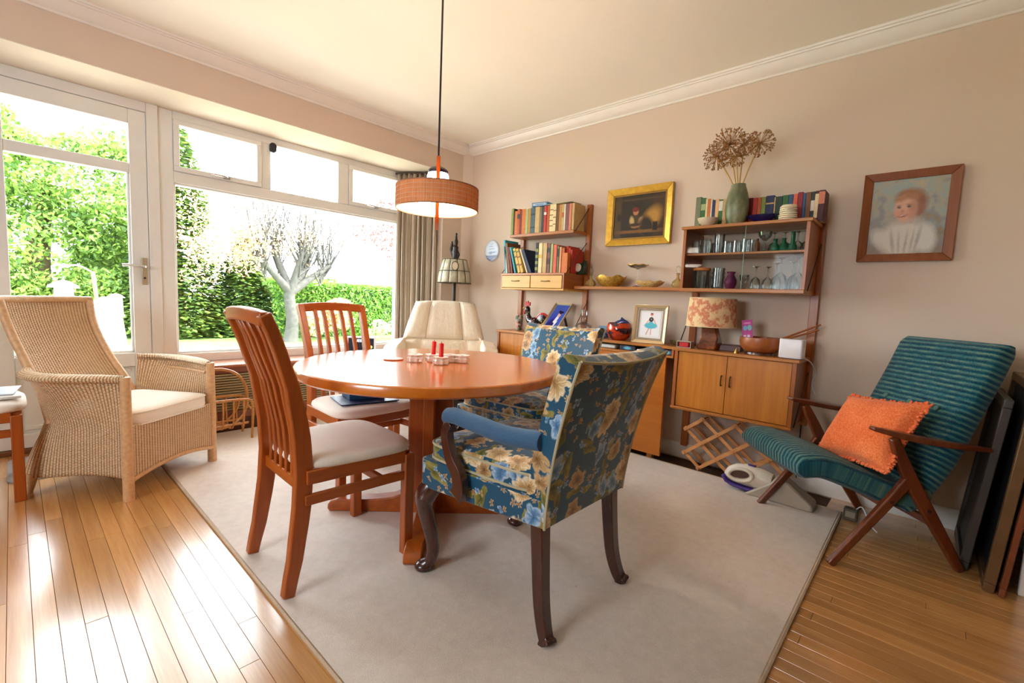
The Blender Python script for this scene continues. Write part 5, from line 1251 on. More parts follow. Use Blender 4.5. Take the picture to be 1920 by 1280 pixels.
grad = paint('grad_photo', srgb(66, 96, 190), [('e', .35, .15, .5, .5, 0, srgb(46, 60, 160), .5), ('e', .42, .12, .34, .36, 12, srgb(26, 26, 100), .08), ('e', .62, .62, .11, .10, 0, SKN, .1), ('r', .58, .44, .10, .12, -20, srgb(228, 228, 236), .15), ('r', .62, .20, .05, .22, -24, srgb(232, 232, 240), .15), ('r', .66, .74, .20, .035, -6, srgb(24, 22, 70), .1), ('e', .66, .71, .10, .06, 0, srgb(24, 22, 70), .1)], .2, coat=.4)
picture('photo_frame', 'leaning gold-framed graduation photo with blue background', .172, .335, .016, .014, (-2.248, 2.862, .7935), math.radians(-44), math.radians(0), plain('pale_gold', srgb(196, 180, 140), .35, metal=.5), grad, 'photo frame', mount=(.006, M_PAPER))
gp = bpy.data.objects['photo_frame']
MB().beam((.05, .003, .22), (.05, .165, .16), .02, .004).build('strut', M_BLACK, gp)
girl = paint('girl_photo', srgb(236, 236, 240), [('r', .40, .22, .030, .18, -24, srgb(224, 170, 158), .15), ('r', .56, .22, .026, .16, 0, srgb(224, 170, 158), .15), ('r', .36, .60, .024, .15, -38, srgb(224, 170, 158), .15), ('r', .72, .60, .024, .16, 34, srgb(224, 170, 158), .15), ('e', .53, .44, .32, .12, 0, srgb(96, 190, 210), .12), ('e', .53, .52, .13, .10, 0, srgb(96, 190, 210), .15), ('e', .53, .70, .11, .10, 0, srgb(50, 48, 56), .08), ('e', .53, .71, .04, .035, 0, srgb(140, 140, 146), .2), ('e', .54, .90, .07, .065, 0, srgb(222, 160, 146), .1), ('e', .54, .935, .07, .035, 0, srgb(150, 50, 56), .1)], .2, coat=.4)
picture('photo_frame', 'gold-framed photo of a dancer in a turquoise skirt', .240, .262, .022, .022, (-1.425, 2.955, .7925), math.radians(-6), math.radians(2), plain('champagne', srgb(206, 178, 134), .35, metal=.35), girl, 'photo frame', mount=(.012, M_PAPER), inner=(.014, plain('slip_grey', srgb(150, 128, 104), .5)))
dc = thing('decanter', 'square clear glass decanter with stopper beside the graduation photo', 'decanter', (-1.985, 2.99, .7925))
MB().pillow(rrect(.15, .07, .02, 4), [(.9, 0), (1, .006), (1, .03), (.85, .085), (.35, .105), (.2, .115), (.19, .15), (.24, .153)]).build('body', M_GL, dc)
MB().pillow(rrect(.034, .034, .006, 3), [(.6, .15), (1, .162), (1.05, .20), (.9, .206)]).build('stopper', M_GL, dc)
slab_thing('greeting_card', 'small blue greeting card standing behind the square decanter', 'card', .10, .004, .09, (-1.84, 3.06, .7925), .1, paint('card_print', srgb(120, 160, 190), [('r', .5, .3, .5, .12, 0, srgb(220, 224, 228), .2), ('e', .4, .6, .2, .15, 0, srgb(80, 110, 150), .3), ('r', .3, .45, .06, .05, 0, srgb(190, 70, 60), .2)], noisy=.3))
quad_uv(bpy.data.objects['greeting_card'], (0, 1), (2, 1))
m, nt, b = _new('swirl_glaze'); n = noise(nt, coords(nt, 'Object', (9, 9, 16)), 1.4, 3, .5); nt_ = nt
lk(nt, ramp(nt, n, [(.35, srgb(24, 22, 44)), (.45, srgb(60, 18, 22)), (.52, srgb(190, 48, 22)), (.7, srgb(216, 84, 36))]), b.inputs['Base Color']); b.inputs['Roughness'].default_value = .12; b.inputs['Coat Weight'].default_value = .6; M_SWIRL = m
lathe_thing('glazed_pot', 'round glossy red and black swirled pottery bowl', 'pot', [(.001, .002), (.05, .0), (.075, .02), (.09, .055), (.092, .085), (.083, .118), (.078, .124), (.074, .120), (.08, .09), (.001, .03)], (-1.672, 2.985, .7925), M_SWIRL, n=32, angle=60)
dv = thing('dolphin_ornament', 'dark blue glass dolphin ornament behind the red swirled bowl', 'ornament', (-1.745, 3.055, .7925), math.radians(8))
M_DOLPH = plain('dolphin_blue', srgb(40, 54, 110), .2, coat=.5)
MB().tube(interp([(-.08, 0, .02), (-.04, 0, .06), (.02, 0, .11), (.07, 0, .13), (.12, 0, .11)], 5), [.004, .01, .016, .02, .022, .024, .026, .027, .028, .028, .027, .026, .024, .022, .02, .018, .015, .012, .008, .006, .003], 12).build('body', M_DOLPH, dv)
MB().prism([(.03, .13), (.045, .165), (.075, .145)], 'y', -.004, .004).build('fin', M_DOLPH, dv); MB().prism([(-.10, 0), (-.105, .03), (-.07, .035), (-.06, .01)], 'y', -.012, .012).build('tail', M_DOLPH, dv)
lathe_thing('glass_ashtray', 'small yellowish glass dish beside the dancer photo', 'dish', bowlp(.05, .03), (-1.255, 3.03, .7925), glassy('yellow_glass', (.85, .8, .5), 1.2, .05, .2, (.6, .55, .3)))
# magazines and boxes in the desk gap
ZG = .7305
slab_thing('papers', 'long white roll of papers in the desk gap', 'papers', .30, .18, .028, (-1.80, 3.00, ZG), 0, plain('paper_cool', srgb(206, 214, 214), .6), bevel=.01)
slab_thing('papers', 'dark blue boxed game in the desk gap beside the white papers', 'box', .12, .16, .034, (-1.56, 2.995, ZG), 0, paint('game_a', srgb(34, 44, 70), [('e', .5, .5, .22, .3, 0, srgb(110, 190, 220), .4)]))
slab_thing('papers', 'thin white paper stack in the desk gap behind the armchair', 'papers', .16, .17, .018, (-1.405, 2.995, ZG), 0, M_PAPER)
slab_thing('papers', 'dark blue boxed game at the cabinet end of the desk gap', 'box', .085, .16, .034, (-1.275, 2.99, ZG), 0, paint('game_b', srgb(24, 32, 56), [('e', .5, .5, .3, .35, 0, srgb(120, 190, 214), .4)]))
for nm in ('papers.001', 'papers.003'):
    o_ = bpy.data.objects[nm]; o_.name = 'game_box'; quad_uv(o_, (0, 1), (2, 1))

# ---------------------------------------------------------------- on the low right cabinet
ZR = .7935
tl = thing('table_lamp', 'table lamp with printed cloth drum shade and carved wooden base', 'lamp', (-1.018, 2.955, ZR))
m, nt, b = _new('printed_shade'); v_ = coords(nt, 'Object', (14, 14, 12)); n = noise(nt, v_, 1.3, 5, .65)
lk(nt, ramp(nt, n, [(.46, srgb(226, 196, 148)), (.52, srgb(208, 138, 104)), (.58, srgb(196, 112, 84)), (.64, srgb(222, 186, 140))]), b.inputs['Base Color']); b.inputs['Roughness'].default_value = .85
MB().lathe([(.147, .143), (.135, .318), (.1335, .318), (.1455, .143)], 48, closed_prof=True).build('lamp_shade', m, tl, angle=50)
for r_, z_ in ((.147, .143), (.135, .318)): MB().tube([(r_*math.cos(2*PI*k/48), r_*math.sin(2*PI*k/48), z_) for k in range(48)], .0028, 6, loop=True).build('shade_rim', plain('rim_cream', srgb(222, 200, 160), .7), tl)
m, nt, b = _new('burl_base'); n = noise(nt, coords(nt, 'Object', (5, 5, 9)), 3, 6, .6)
lk(nt, ramp(nt, n, [(.3, srgb(56, 24, 12)), (.55, srgb(120, 60, 30)), (.75, srgb(170, 104, 58))]), b.inputs['Base Color']); b.inputs['Roughness'].default_value = .22; b.inputs['Coat Weight'].default_value = .5
MB().loft([[(-.062, -.045, 0), (.050, -.05, 0), (.066, .04, 0), (-.05, .045, 0)], [(-.060, -.045, .03), (.058, -.05, .03), (.07, .04, .03), (-.05, .045, .03)], [(-.046, -.035, .08), (.064, -.042, .075), (.058, .035, .08), (-.04, .035, .08)], [(-.05, -.03, .15), (.032, -.034, .155), (.034, .03, .15), (-.045, .03, .15)], [(-.045, -.03, .175), (.025, -.03, .18), (.028, .03, .175), (-.04, .03, .175)]]).build('base', m, tl, bevel=.008)
MB().tube([(0, 0, .17), (0, 0, .26)], .008, 8).build('stem', M_BRONZE, tl)
MB().beam((-.135, 0, .25), (.135, 0, .25), .003, .003).build('shade_spider', M_BRONZE, tl)
slab_thing('book', 'dark brown book lying behind the cloth-shaded lamp base', 'book', .12, .12, .035, (-.905, 3.03, ZR), .1, plain('dark_leather', srgb(92, 44, 26), .4))
bx = thing('trinket_box', 'small open-fronted box with red lining by the table lamp', 'box', (-1.152, 2.885, ZR))
MB().box(-.045, .045, 0, .06, 0, .003).box(-.045, .045, 0, .06, .037, .040).box(-.045, -.042, 0, .06, .003, .037).box(.042, .045, 0, .06, .003, .037).build('case', plain('pale_case', srgb(200, 186, 168), .4), bx)
MB().box(-.03, .03, .003, .058, .004, .034).build('contents', plain('red_velvet', srgb(196, 26, 28), .6), bx, bevel=.004)
sb = thing('salad_bowl', 'turned teak salad bowl beside the table lamp', 'bowl', (-.728, 2.965, ZR))
M_BOWLW = wood('bowl_teak', srgb(132, 66, 28), srgb(182, 104, 52), 'x', 1.0, rough=.4)
MB().lathe([(.001, .012), (.06, .010), (.085, .018), (.108, .045), (.115, .07), (.112, .098), (.106, .100), (.108, .07), (.098, .045), (.001, .022)], 40).build('bowl', M_BOWLW, sb, angle=60)
MB().lathe([(.085, .0), (.082, .012), (.06, .014)], 32).build('foot', M_DARK, sb)
for k, (dz, dx) in enumerate(((0, 0), (.030, .004))):
    o = MB().tube([(-.62, 2.96, .885+dz*.3), (-.46+dx, 3.035+.02*k, .955+dz)], [.006, .005], 8).build('salad_server', M_BOWLW); tag(o, ['lower wooden salad server handle resting on the teak bowl', 'upper wooden salad server handle resting on the teak bowl'][k], 'server', 'salad servers')
o = slab_thing('gift_card', 'pink and purple hanging card standing in the teak bowl', 'card', .058, .003, .105, (-.792, 2.93, .888), 0, paint('pink_card', srgb(170, 34, 130), [('e', .3, .55, .2, .14, 0, srgb(100, 170, 210), .15), ('e', .72, .55, .2, .16, 0, srgb(110, 180, 190), .15), ('r', .5, .82, .3, .05, 0, srgb(214, 120, 190), .3), ('e', .25, .08, .14, .08, 0, srgb(214, 190, 210), .2), ('e', .6, .08, .14, .08, 0, srgb(214, 190, 210), .2)]), bevel=0)
quad_uv(o, (0, 1), (2, 1)); o.rotation_euler = (math.radians(-8), math.radians(-9), 0)
lathe_thing('brass_bell', 'tiny brass bell in front of the teak bowl', 'bell', [(.001, 0), (.013, .0), (.010, .014), (.004, .024), (.003, .03), (.001, .032)], (-.832, 2.875, ZR), plain('brass', srgb(200, 160, 80), .3, metal=.9), n=14)
ro = thing('router', 'white cube wireless router on the cabinet corner', 'router', (-.552, 2.895, ZR), math.radians(-3))
M_WHITE = plain('white_plastic', srgb(232, 228, 232), .35, var=.01)
MB().pillow(rrect(.115, .075, .010, 4), [(.95, .004), (1, .008), (1, .104), (.97, .107)]).build('case', M_WHITE, ro, angle=30)
MB().pillow(rrect(.10, .06, .010, 4), [(1, 0), (1, .006)]).build('foot', M_BLACK, ro)
o = MB().tube(interp([(-.495, 2.92, .800), (-.478, 3.0, .775), (-.474, 3.10, .735), (-.468, 3.145, .70), (-.482, 3.147, .65), (-.480, 3.147, .615), (-.462, 3.147, .575)], 6), .0035, 6).build('router_cable', M_WHITE); tag(o, 'thin white cable hanging from the router', 'cable')
o = MB().tube([(-.512, 3.135, .80), (-.515, 3.14, .40), (-.512, 3.14, .06)], .004, 6).build('power_cable', M_BLACK); tag(o, 'dark power cable running down beside the shelving', 'cable')

# ---------------------------------------------------------------- pictures on the wall
M_GILT = plain('gilt', srgb(206, 160, 56), .35, metal=.55, var=.15, vscale=30)
dutch = paint('dark_interior', srgb(44, 32, 20), [('r', .07, .5, .07, .5, 0, srgb(84, 64, 30), .3), ('r', .90, .5, .12, .55, 0, srgb(60, 38, 20), .2), ('e', .74, .40, .16, .30, -22, srgb(176, 130, 56), .35), ('e', .66, .24, .14, .26, 10, srgb(40, 30, 22), .25), ('r', .5, .14, .42, .035, 0, srgb(128, 88, 40), .3), ('r', .5, .90, .5, .02, 0, srgb(76, 56, 32), .4), ('e', .10, .50, .045, .09, 0, srgb(34, 26, 16), .3),
  ('e', .45, .40, .12, .14, 0, srgb(70, 56, 40), .25), ('e', .37, .38, .045, .12, 6, srgb(196, 170, 110), .35), ('e', .46, .27, .09, .045, 12, srgb(164, 116, 76), .3), ('e', .54, .43, .03, .06, -30, srgb(150, 118, 82), .5), ('e', .52, .36, .02, .10, -40, srgb(120, 92, 60), .5), ('e', .44, .60, .055, .075, 0, srgb(178, 120, 82), .15), ('e', .43, .66, .065, .055, 10, srgb(112, 36, 24), .15), ('e', .43, .30, .16, .04, 0, srgb(60, 34, 22), .4), ('r', .83, .24, .045, .10, 0, srgb(26, 20, 16), .2)], .3, distort=.02, nscale=14, noisy=.4, coat=.2)
picture('painting', 'gold-framed dark oil painting of a man seated by a window', .515, .420, .035, .045, (-1.658, WY-.004, 1.492), 0, 0, M_GILT, dutch, 'painting', inner=(.012, plain('gilt_dark', srgb(150, 110, 40), .4, metal=.4)), depth=.012)
child = paint('child_portrait', [(.28, srgb(120, 110, 112)), (.40, srgb(150, 136, 110)), (.47, srgb(140, 146, 150)), (.54, srgb(172, 162, 140)), (.62, srgb(150, 166, 164)), (.72, srgb(190, 164, 130))], [('r', .5, .02, .6, .12, 0, srgb(138, 118, 106), .6), ('e', .15, .22, .09, .13, 30, srgb(206, 200, 192), .45), ('e', .47, .20, .32, .24, 0, srgb(214, 206, 194), .22), ('e', .77, .20, .13, .19, 14, srgb(212, 208, 202), .3), ('e', .34, .16, .02, .13, 12, srgb(170, 162, 156), .8), ('e', .43, .13, .015, .13, 4, srgb(178, 170, 160), .8), ('e', .52, .13, .015, .14, -4, srgb(174, 166, 156), .8), ('e', .60, .15, .015, .14, -6, srgb(178, 170, 160), .8), ('e', .67, .18, .02, .15, -10, srgb(168, 160, 152), .8),
  ('e', .50, .45, .13, .05, 6, srgb(196, 178, 164), .5), ('e', .60, .68, .15, .15, -20, srgb(142, 92, 66), .28), ('e', .50, .79, .16, .075, 4, srgb(158, 106, 72), .35), ('e', .66, .58, .06, .09, 0, srgb(150, 100, 76), .4), ('e', .465, .605, .148, .175, 3, srgb(214, 164, 136), .16), ('e', .57, .60, .055, .13, 0, srgb(188, 134, 110), .6), ('e', .40, .74, .09, .035, 14, srgb(176, 124, 84), .5), ('e', .53, .77, .09, .04, -10, srgb(168, 116, 76), .5), ('e', .385, .625, .026, .013, 0, srgb(92, 80, 82), .5), ('e', .515, .63, .028, .013, -4, srgb(88, 76, 78), .5), ('e', .385, .648, .032, .008, 4, srgb(160, 112, 84), .7), ('e', .515, .655, .034, .008, -4, srgb(156, 108, 82), .7), ('e', .435, .565, .024, .026, 0, srgb(198, 134, 112), .8), ('e', .435, .508, .058, .018, 6, srgb(160, 82, 74), .5), ('e', .435, .514, .036, .007, 6, srgb(222, 204, 190), .5), ('e', .37, .545, .035, .03, 0, srgb(216, 150, 126), .9), ('e', .53, .545, .04, .035, 0, srgb(208, 144, 120), .9)], .5, distort=.035, nscale=26, noisy=.3)
picture('painting', 'wood-framed portrait painting of a smiling child in white', .380, .460, .028, .040, (-.146, WY-.004, 1.336), 0, 0, wood('portrait_frame', srgb(112, 56, 26), srgb(156, 88, 46), 'z', 1.0, rough=.35), child, 'painting', depth=.010)
# delft plaque
dp_ = thing('wall_plaque', 'oval blue and white china plaque on the corner wall', 'plaque', (-3.186, WY-.001, 1.512))
pm_ = paint('delft_print', srgb(196, 202, 214), [('r', .5, .25, .36, .035, 0, srgb(40, 56, 120), .3), ('e', .5, .20, .26, .055, 0, srgb(50, 66, 130), .25), ('r', .5, .12, .12, .05, 20, srgb(50, 66, 130), .3), ('r', .30, .12, .14, .02, -20, srgb(60, 80, 140), .4), ('r', .55, .42, .24, .03, 4, srgb(90, 108, 160), .4), ('e', .45, .40, .10, .06, 0, srgb(70, 88, 150), .4), ('r', .5, .58, .18, .02, 4, srgb(110, 126, 170), .4), ('r', .46, .70, .14, .018, 3, srgb(120, 134, 176), .4), ('r', .5, .80, .10, .015, 3, srgb(130, 142, 180), .4)], .25, coat=.2)
o = MB().lathe([(.001, .010), (.07, .010), (.088, .012), (.096, .009), (.099, .003), (.090, 0)], 40, sx=1, sy=1.04).xform(Matrix.Rotation(PI/2, 4, 'X')).build('plate', pm_, dp_, angle=60); quad_uv(o, (0, 1), (2, 1))
# small clock on the drawer unit
ck = thing('mantel_clock', 'small dark green ornament frame with round white face', 'clock', (-2.078, 3.03, 1.2735), math.radians(-4))
M_DG = plain('dark_green_marble', srgb(30, 50, 30), .25, var=.5, vscale=40)
MB().prism([(-.055, 0), (.060, 0), (.058, .105), (.03, .085), (-.03, .085), (-.055, .105)], 'y', -.02, .02).build('body', M_DG, ck, bevel=.003)
MB().lathe([(.001, 0), (.030, 0), (.032, .004), (.027, .006), (.001, .006)], 26).xform(Matrix.Translation((0, -.02, .05)) @ Matrix.Rotation(PI/2, 4, 'X')).build('face', plain('face_white', srgb(206, 196, 176), .4), ck)

# ---------------------------------------------------------------- on the table
TT = RZ+TZ+.0005
lathe_thing('coaster', 'round thin wooden coaster on the dining table', 'coaster', [(.001, 0), (.047, 0), (.049, .003), (.047, .006), (.001, .006)], (-1.915, 1.244, TT), plain('coaster_wood', srgb(196, 108, 62), .4), n=32)
M_CRYS = glassy('crystal', (.98, .98, .98), 4.0, .12, .55, (1, 1, 1))
def candle_block(label, x, y_, candle=None):
    t = thing('candle_holder', label, 'candle holder', (x, y_, TT), ra.uniform(0, 1), 'crystal candle holders on the table')
    mb = MB(); secs = []
    for r_, z_ in ((.026, 0), (.035, .005), (.037, .020), (.031, .026), (.036, .036), (.014, .036), (.0125, .010), (.0005, .010)):
        secs.append([(r_*(1+(.12 if k % 2 else -.08))*math.cos(2*PI*k/16), r_*(1+(.12 if k % 2 else -.08))*math.sin(2*PI*k/16), z_) for k in range(16)])
    mb.loft(secs).build('crystal', M_CRYS, t, smooth=False)
def candle(label, x, y_, hh, tilt):
    t = thing('candle', label, 'candle', (x, y_, TT+.0112)); t.rotation_euler = (0, tilt, 0)
    MB().lathe([(.0105, 0), (.0112, hh-.004), (.009, hh), (.003, hh-.002), (.001, hh-.002)], 20).build('wax', plain('red_wax', srgb(226, 26, 20), .4, coat=.2), t)
    MB().tube([(0, 0, hh-.004), (.001, 0, hh+.008)], .0011, 5).build('wick', M_BLACK, t)
candle_block('clear crystal holder, the empty one nearest the wooden coaster', -1.80, 1.292)
candle_block('clear crystal holder carrying the tilted red candle', -1.762, 1.368); candle('red candle tilted sideways in its crystal holder', -1.762, 1.368, .088, .07)
candle_block('clear crystal holder carrying the upright red candle', -1.668, 1.342); candle('red candle standing upright in its crystal holder', -1.668, 1.342, .088, 0)
candle_block('clear crystal holder, the empty one nearest the shelves', -1.715, 1.430)
candle_block('clear crystal holder, the empty one at the shelf end of the group', -1.668, 1.470)

# digital calendar clock on the window ledge
M_SCR = plain('screen_navy', srgb(26, 28, 48), .25); M_SCRT = emis('screen_text', (.85, .87, 1.0), 1.0)
dc2 = thing('calendar_clock', 'white digital day clock on the window ledge', 'clock', (-3.735, 2.10, .4985), math.radians(47)); dc2.scale = (1.18, 1.1, 1.12)
def text_part(body, size, x, z, mat, parent, yy):
    cu_ = bpy.data.curves.new('tx', 'FONT'); cu_.body = body; cu_.size = size; cu_.align_x = 'CENTER'; cu_.extrude = .0004
    to = bpy.data.objects.new('tx', cu_); me = bpy.data.meshes.new_from_object(to); bpy.data.objects.remove(to); bpy.data.curves.remove(cu_)
    me.materials.clear(); me.materials.append(mat); o = bpy.data.objects.new('lettering', me); COL.objects.link(o); o.parent = parent
    o.location = (x, yy, z); o.rotation_euler = (PI/2, 0, 0); return o
MB().pillow(rrect(.215, .150, .010, 4), [(.97, 0), (1, .006), (1, .018), (.98, .022)]).xform(Matrix.Translation((0, .0, .076)) @ Matrix.Rotation(PI/2, 4, 'X')).build('case', M_WHITE, dc2, angle=30)
sc_ = MB().box(-.094, .094, -.0235, -.022, .014, .138).build('screen', M_SCR, dc2, smooth=False)
text_part('TUESDAY', .030, 0.0, .108, M_SCRT, sc_, -.0238); text_part('1', .062, -.052, .038, M_SCRT, sc_, -.0238); text_part('9', .062, .034, .038, M_SCRT, sc_, -.0238)
MB().lathe([(.0005, 0), (.012, 0), (.012, .0006), (.0005, .0006)], 20).xform(Matrix.Translation((.072, -.0236, .070)) @ Matrix.Rotation(PI/2, 4, 'X')).build('sun_icon', emis('sun_icon', (.75, .52, .1), .8), sc_)
MB().box(-.06, .06, 0, .05, 0, .004).build('stand', M_WHITE, dc2)

# ---------------------------------------------------------------- lattice rack, vacuum cleaner
lr = thing('lattice_rack', 'folding wooden lattice rack propped under the low cabinet', 'rack', (-1.12, 2.955, .004))
M_PINE = wood('pine', srgb(186, 120, 64), srgb(222, 162, 104), 'x', 1.2, rough=.5)
du_, dz_ = .0985, .080
def slat_(i0, j0, i1, j1, yy):
    P = lambda i, j: (i*du_, yy, .096+j*dz_)
    a, b_ = Vector(P(i0, j0)), Vector(P(i1, j1)); e_ = (b_-a).normalized()*.016
    MB().beam(a-e_, b_+e_, .008, .021, up=(0, 1, 0)).xform(Matrix.Identity(4)).build('slat', M_PINE, lr, bevel=.001, seg=1)
def slat2(i0, j0, i1, j1, yy):
    P = lambda i, j: Vector((i*du_, yy, .096+j*dz_)); a, b_ = P(i0, j0), P(i1, j1); e_ = (b_-a).normalized()*.016
    d_ = (b_-a).normalized(); up = Vector((0, 1, 0)).cross(d_)
    R = Matrix((d_, Vector((0, 1, 0)), up)).transposed()
    MB().obox((a+b_)/2, ((b_-a).length+.032, .008, .021), R).build('slat', M_PINE, lr, bevel=.001, seg=1)
for yy in (0, .105):
    for i0, j0, i1, j1 in ((0, 2, 1, 3), (0, 0, 3, 3), (1, -1, 5, 3), (3, -1, 6, 2)): slat2(i0, j0, i1, j1, yy)
    for i0, j0, i1, j1 in ((0, 2, 3, -1), (1, 3, 5, -1), (3, 3, 6, 0), (0, 0, 1, -1), (5, 3, 6, 2)): slat2(i0, j0, i1, j1, yy+.009)
for i, j in ((0, 0), (0, 2), (1, 1), (1, 3), (2, 2), (2, 0), (3, 3), (3, 1), (1, -1), (4, 2), (4, 0), (5, 3), (5, 1)):
    MB().tube([(i*du_, -.008, .096+j*dz_), (i*du_, .122, .096+j*dz_)], .005, 6).build('dowel', M_PINE, lr)
vc = thing('handheld_vacuum', 'cream and purple handheld vacuum docked on the floor', 'vacuum cleaner', (-.60, 2.83, RZ), 0)
M_VAC = plain('vac_cream', srgb(226, 218, 204), .3, coat=.2); M_VAC2 = plain('vac_beige', srgb(176, 164, 148), .45); M_PURP = plain('vac_purple', srgb(70, 44, 140), .35)
def vac_out(s): return None
secs = []
for x, zc, rz_, ry in ((-.222, .075, .012, .012), (-.205, .080, .038, .030), (-.165, .088, .056, .042), (-.11, .092, .064, .048), (-.04, .090, .062, .050), (.01, .086, .056, .050), (.03, .084, .050, .046)):
    secs.append([(x, ry*math.cos(2*PI*k/20), zc+rz_*math.sin(2*PI*k/20)) for k in range(20)])
MB().loft(secs).build('body', M_VAC, vc, angle=60)
MB().sweep([(-.226, 0, .070), (-.205, 0, .040), (-.165, 0, .026), (-.10, 0, .020), (-.03, 0, .024), (.02, 0, .032)], .088, .020, (0, 1, 0)).build('bumper', M_PURP, vc, bevel=.008)
MB().tube([(-.125+.062*math.cos(2*PI*k/28), -.046, .098+.036*math.sin(2*PI*k/28)+.12*.062*math.cos(2*PI*k/28)) for k in range(28)], .011, 8, loop=True).build('handle_rim', M_VAC, vc)
MB().lathe([(.001, 0), (.05, 0), (.05, .004), (.001, .005)], 24, sx=1, sy=.42).xform(Matrix.Translation((-.130, -.0455, .100)) @ Matrix.Rotation(math.radians(-8), 4, 'Y') @ Matrix.Rotation(PI/2, 4, 'X')).build('grip_shade_disc', plain('vac_shadow', srgb(86, 62, 56), .7), vc)  # solid dark disc, its colour stands for the shade inside the grip
MB().box(-.10, -.06, -.012, .012, .150, .158).build('switch', M_PURP, vc, bevel=.003)
MB().loft([[(-.10, -.06, 0), (.235, -.06, 0), (.235, .07, 0), (-.10, .07, 0)], [(-.06, -.058, .03), (.232, -.058, .035), (.232, .065, .035), (-.06, .065, .03)], [(.03, -.052, .10), (.16, -.050, .085), (.16, .055, .085), (.03, .055, .10)], [(.05, -.045, .135), (.10, -.045, .128), (.10, .05, .128), (.05, .05, .135)]]).build('dock', M_VAC2, vc, bevel=.010)
sk = thing('plug_adapter', 'dark plug adapter on the floor under the lounge chair', 'plug', (-.215, 2.87, 0.002))
MB().box(-.03, .03, -.025, .025, 0, .06).build('body', plain('adapter_grey', srgb(96, 84, 66), .5), sk, bevel=.006); MB().box(-.02, .02, -.03, -.025, .02, .05).build('face', plain('adapter_face', srgb(150, 140, 120), .5), sk)
o = MB().tube(interp([(-.20, 2.88, .05), (-.17, 2.84, .09), (-.13, 2.80, .03), (-.10, 2.79, .004)], 5), .003, 6).build('adapter_cable', M_WHITE); tag(o, 'thin white cable curling from the floor plug', 'cable')

# ---------------------------------------------------------------- framed pictures leaning against the side wall
def leaning(label, x, y0, y1, hgt, lean_, thick, fm, bm):
    t = thing('leaning_picture', label, 'picture', (x, y0, 0.003), 0, 'pictures leaning on the side wall'); t.rotation_euler = (0, math.radians(lean_), 0)
    L_ = y1-y0; w_ = .035
    MB().box(0, thick, 0, L_, 0, w_).build('frame_rail', fm, t, bevel=.003); MB().box(0, thick, 0, L_, hgt-w_, hgt).build('frame_rail', fm, t, bevel=.003)
    MB().box(0, thick, 0, w_, w_, hgt-w_).build('frame_side', fm, t, bevel=.003); MB().box(0, thick, L_-w_, L_, w_, hgt-w_).build('frame_side', fm, t, bevel=.003)
    MB().box(thick*.45, thick*.6, w_, L_-w_, w_, hgt-w_).build('panel', bm, t)
M_PD = plain('frame_dark', srgb(62, 52, 44), .5, var=.2); M_PB = plain('frame_bronze', srgb(112, 82, 50), .4, metal=.3, var=.2); M_PR = wood('frame_red', srgb(104, 50, 24), srgb(140, 74, 38), 'z'); M_PBK = plain('panel_dark', srgb(40, 38, 36), .6)
leaning('dark grey framed picture leaning, the one nearest the lounge chair', .178, 2.66, 3.12, .74, 5.0, .028, M_PD, M_PBK)
leaning('bronze framed picture leaning between the dark and red ones', .240, 2.515, 3.12, .82, 4.0, .034, M_PB, M_PBK)
leaning('thin red-brown framed picture leaning nearest the side wall', .282, 2.50, 3.12, .86, 4.2, .018, M_PR, M_PBK)
# ---------------------------------------------------------------- garden
GZ = -0.15
def ground_mat(name, a, b_, sc):
    m, nt, b = _new(name); v = coords(nt); n = noise(nt, v, sc, 5); lk(nt, ramp(nt, n, [(.3, a), (.7, b_)]), b.inputs['Base Color']); b.inputs['Roughness'].default_value = .95; bump(nt, b, n, .3, .02); return m
struct(MB().box(-60, -8.2, -40, 60, GZ-.3, GZ).build('ground_lawn', ground_mat('lawn', srgb(62, 96, 30), srgb(104, 132, 52), 3), smooth=False), 'sunlit green lawn')
struct(MB().box(-8.2, -4.15, -40, 60, GZ-.3, GZ+.004).build('ground_terrace', ground_mat('terrace', srgb(196, 186, 170), srgb(216, 208, 196), 2), smooth=False), 'pale paved terrace outside the window')
def leafmat(name, c1, c2, tr=.45):
    m, nt, b = _new(name); n = noise(nt, coords(nt), 1.6, 4)
    oi = nt.nodes.new('ShaderNodeNewGeometry'); f = math_n(nt, 'ADD', math_n(nt, 'MULTIPLY', n, .5), math_n(nt, 'MULTIPLY', oi.outputs['Random Per Island'], .5))
    c = ramp(nt, f, [(.25, c1), (.75, c2)]); lk(nt, c, b.inputs['Base Color']); b.inputs['Roughness'].default_value = .6
    out = nt.nodes['Material Output']; tl = nd(nt, 'ShaderNodeBsdfTranslucent'); lk(nt, c, tl.inputs[0]); mx = nd(nt, 'ShaderNodeMixShader'); mx.inputs[0].default_value = tr
    lk(nt, b.outputs[0], mx.inputs[1]); lk(nt, tl.outputs[0], mx.inputs[2]); lk(nt, mx.outputs[0], out.inputs[0]); return m
ML_GREEN = leafmat('leaf_green', srgb(48, 82, 28), srgb(150, 180, 78)); ML_CON = leafmat('leaf_conifer', srgb(34, 70, 30), srgb(136, 164, 66), .3)
ML_HEDGE = leafmat('leaf_hedge', srgb(54, 100, 28), srgb(124, 164, 60), .35); ML_PINK = leafmat('leaf_pink', srgb(190, 124, 110), srgb(214, 190, 128)); ML_RED = leafmat('leaf_copper', srgb(110, 40, 46), srgb(150, 80, 70)); ML_YEL = leafmat('leaf_cream', srgb(190, 156, 104), srgb(216, 180, 150))
M_BARK = plain('bark', srgb(58, 56, 52), .9, var=.3, vscale=12); M_BARKD = plain('bark_dark', srgb(84, 64, 46), .9, var=.3, vscale=12)
rg = random.Random(21)
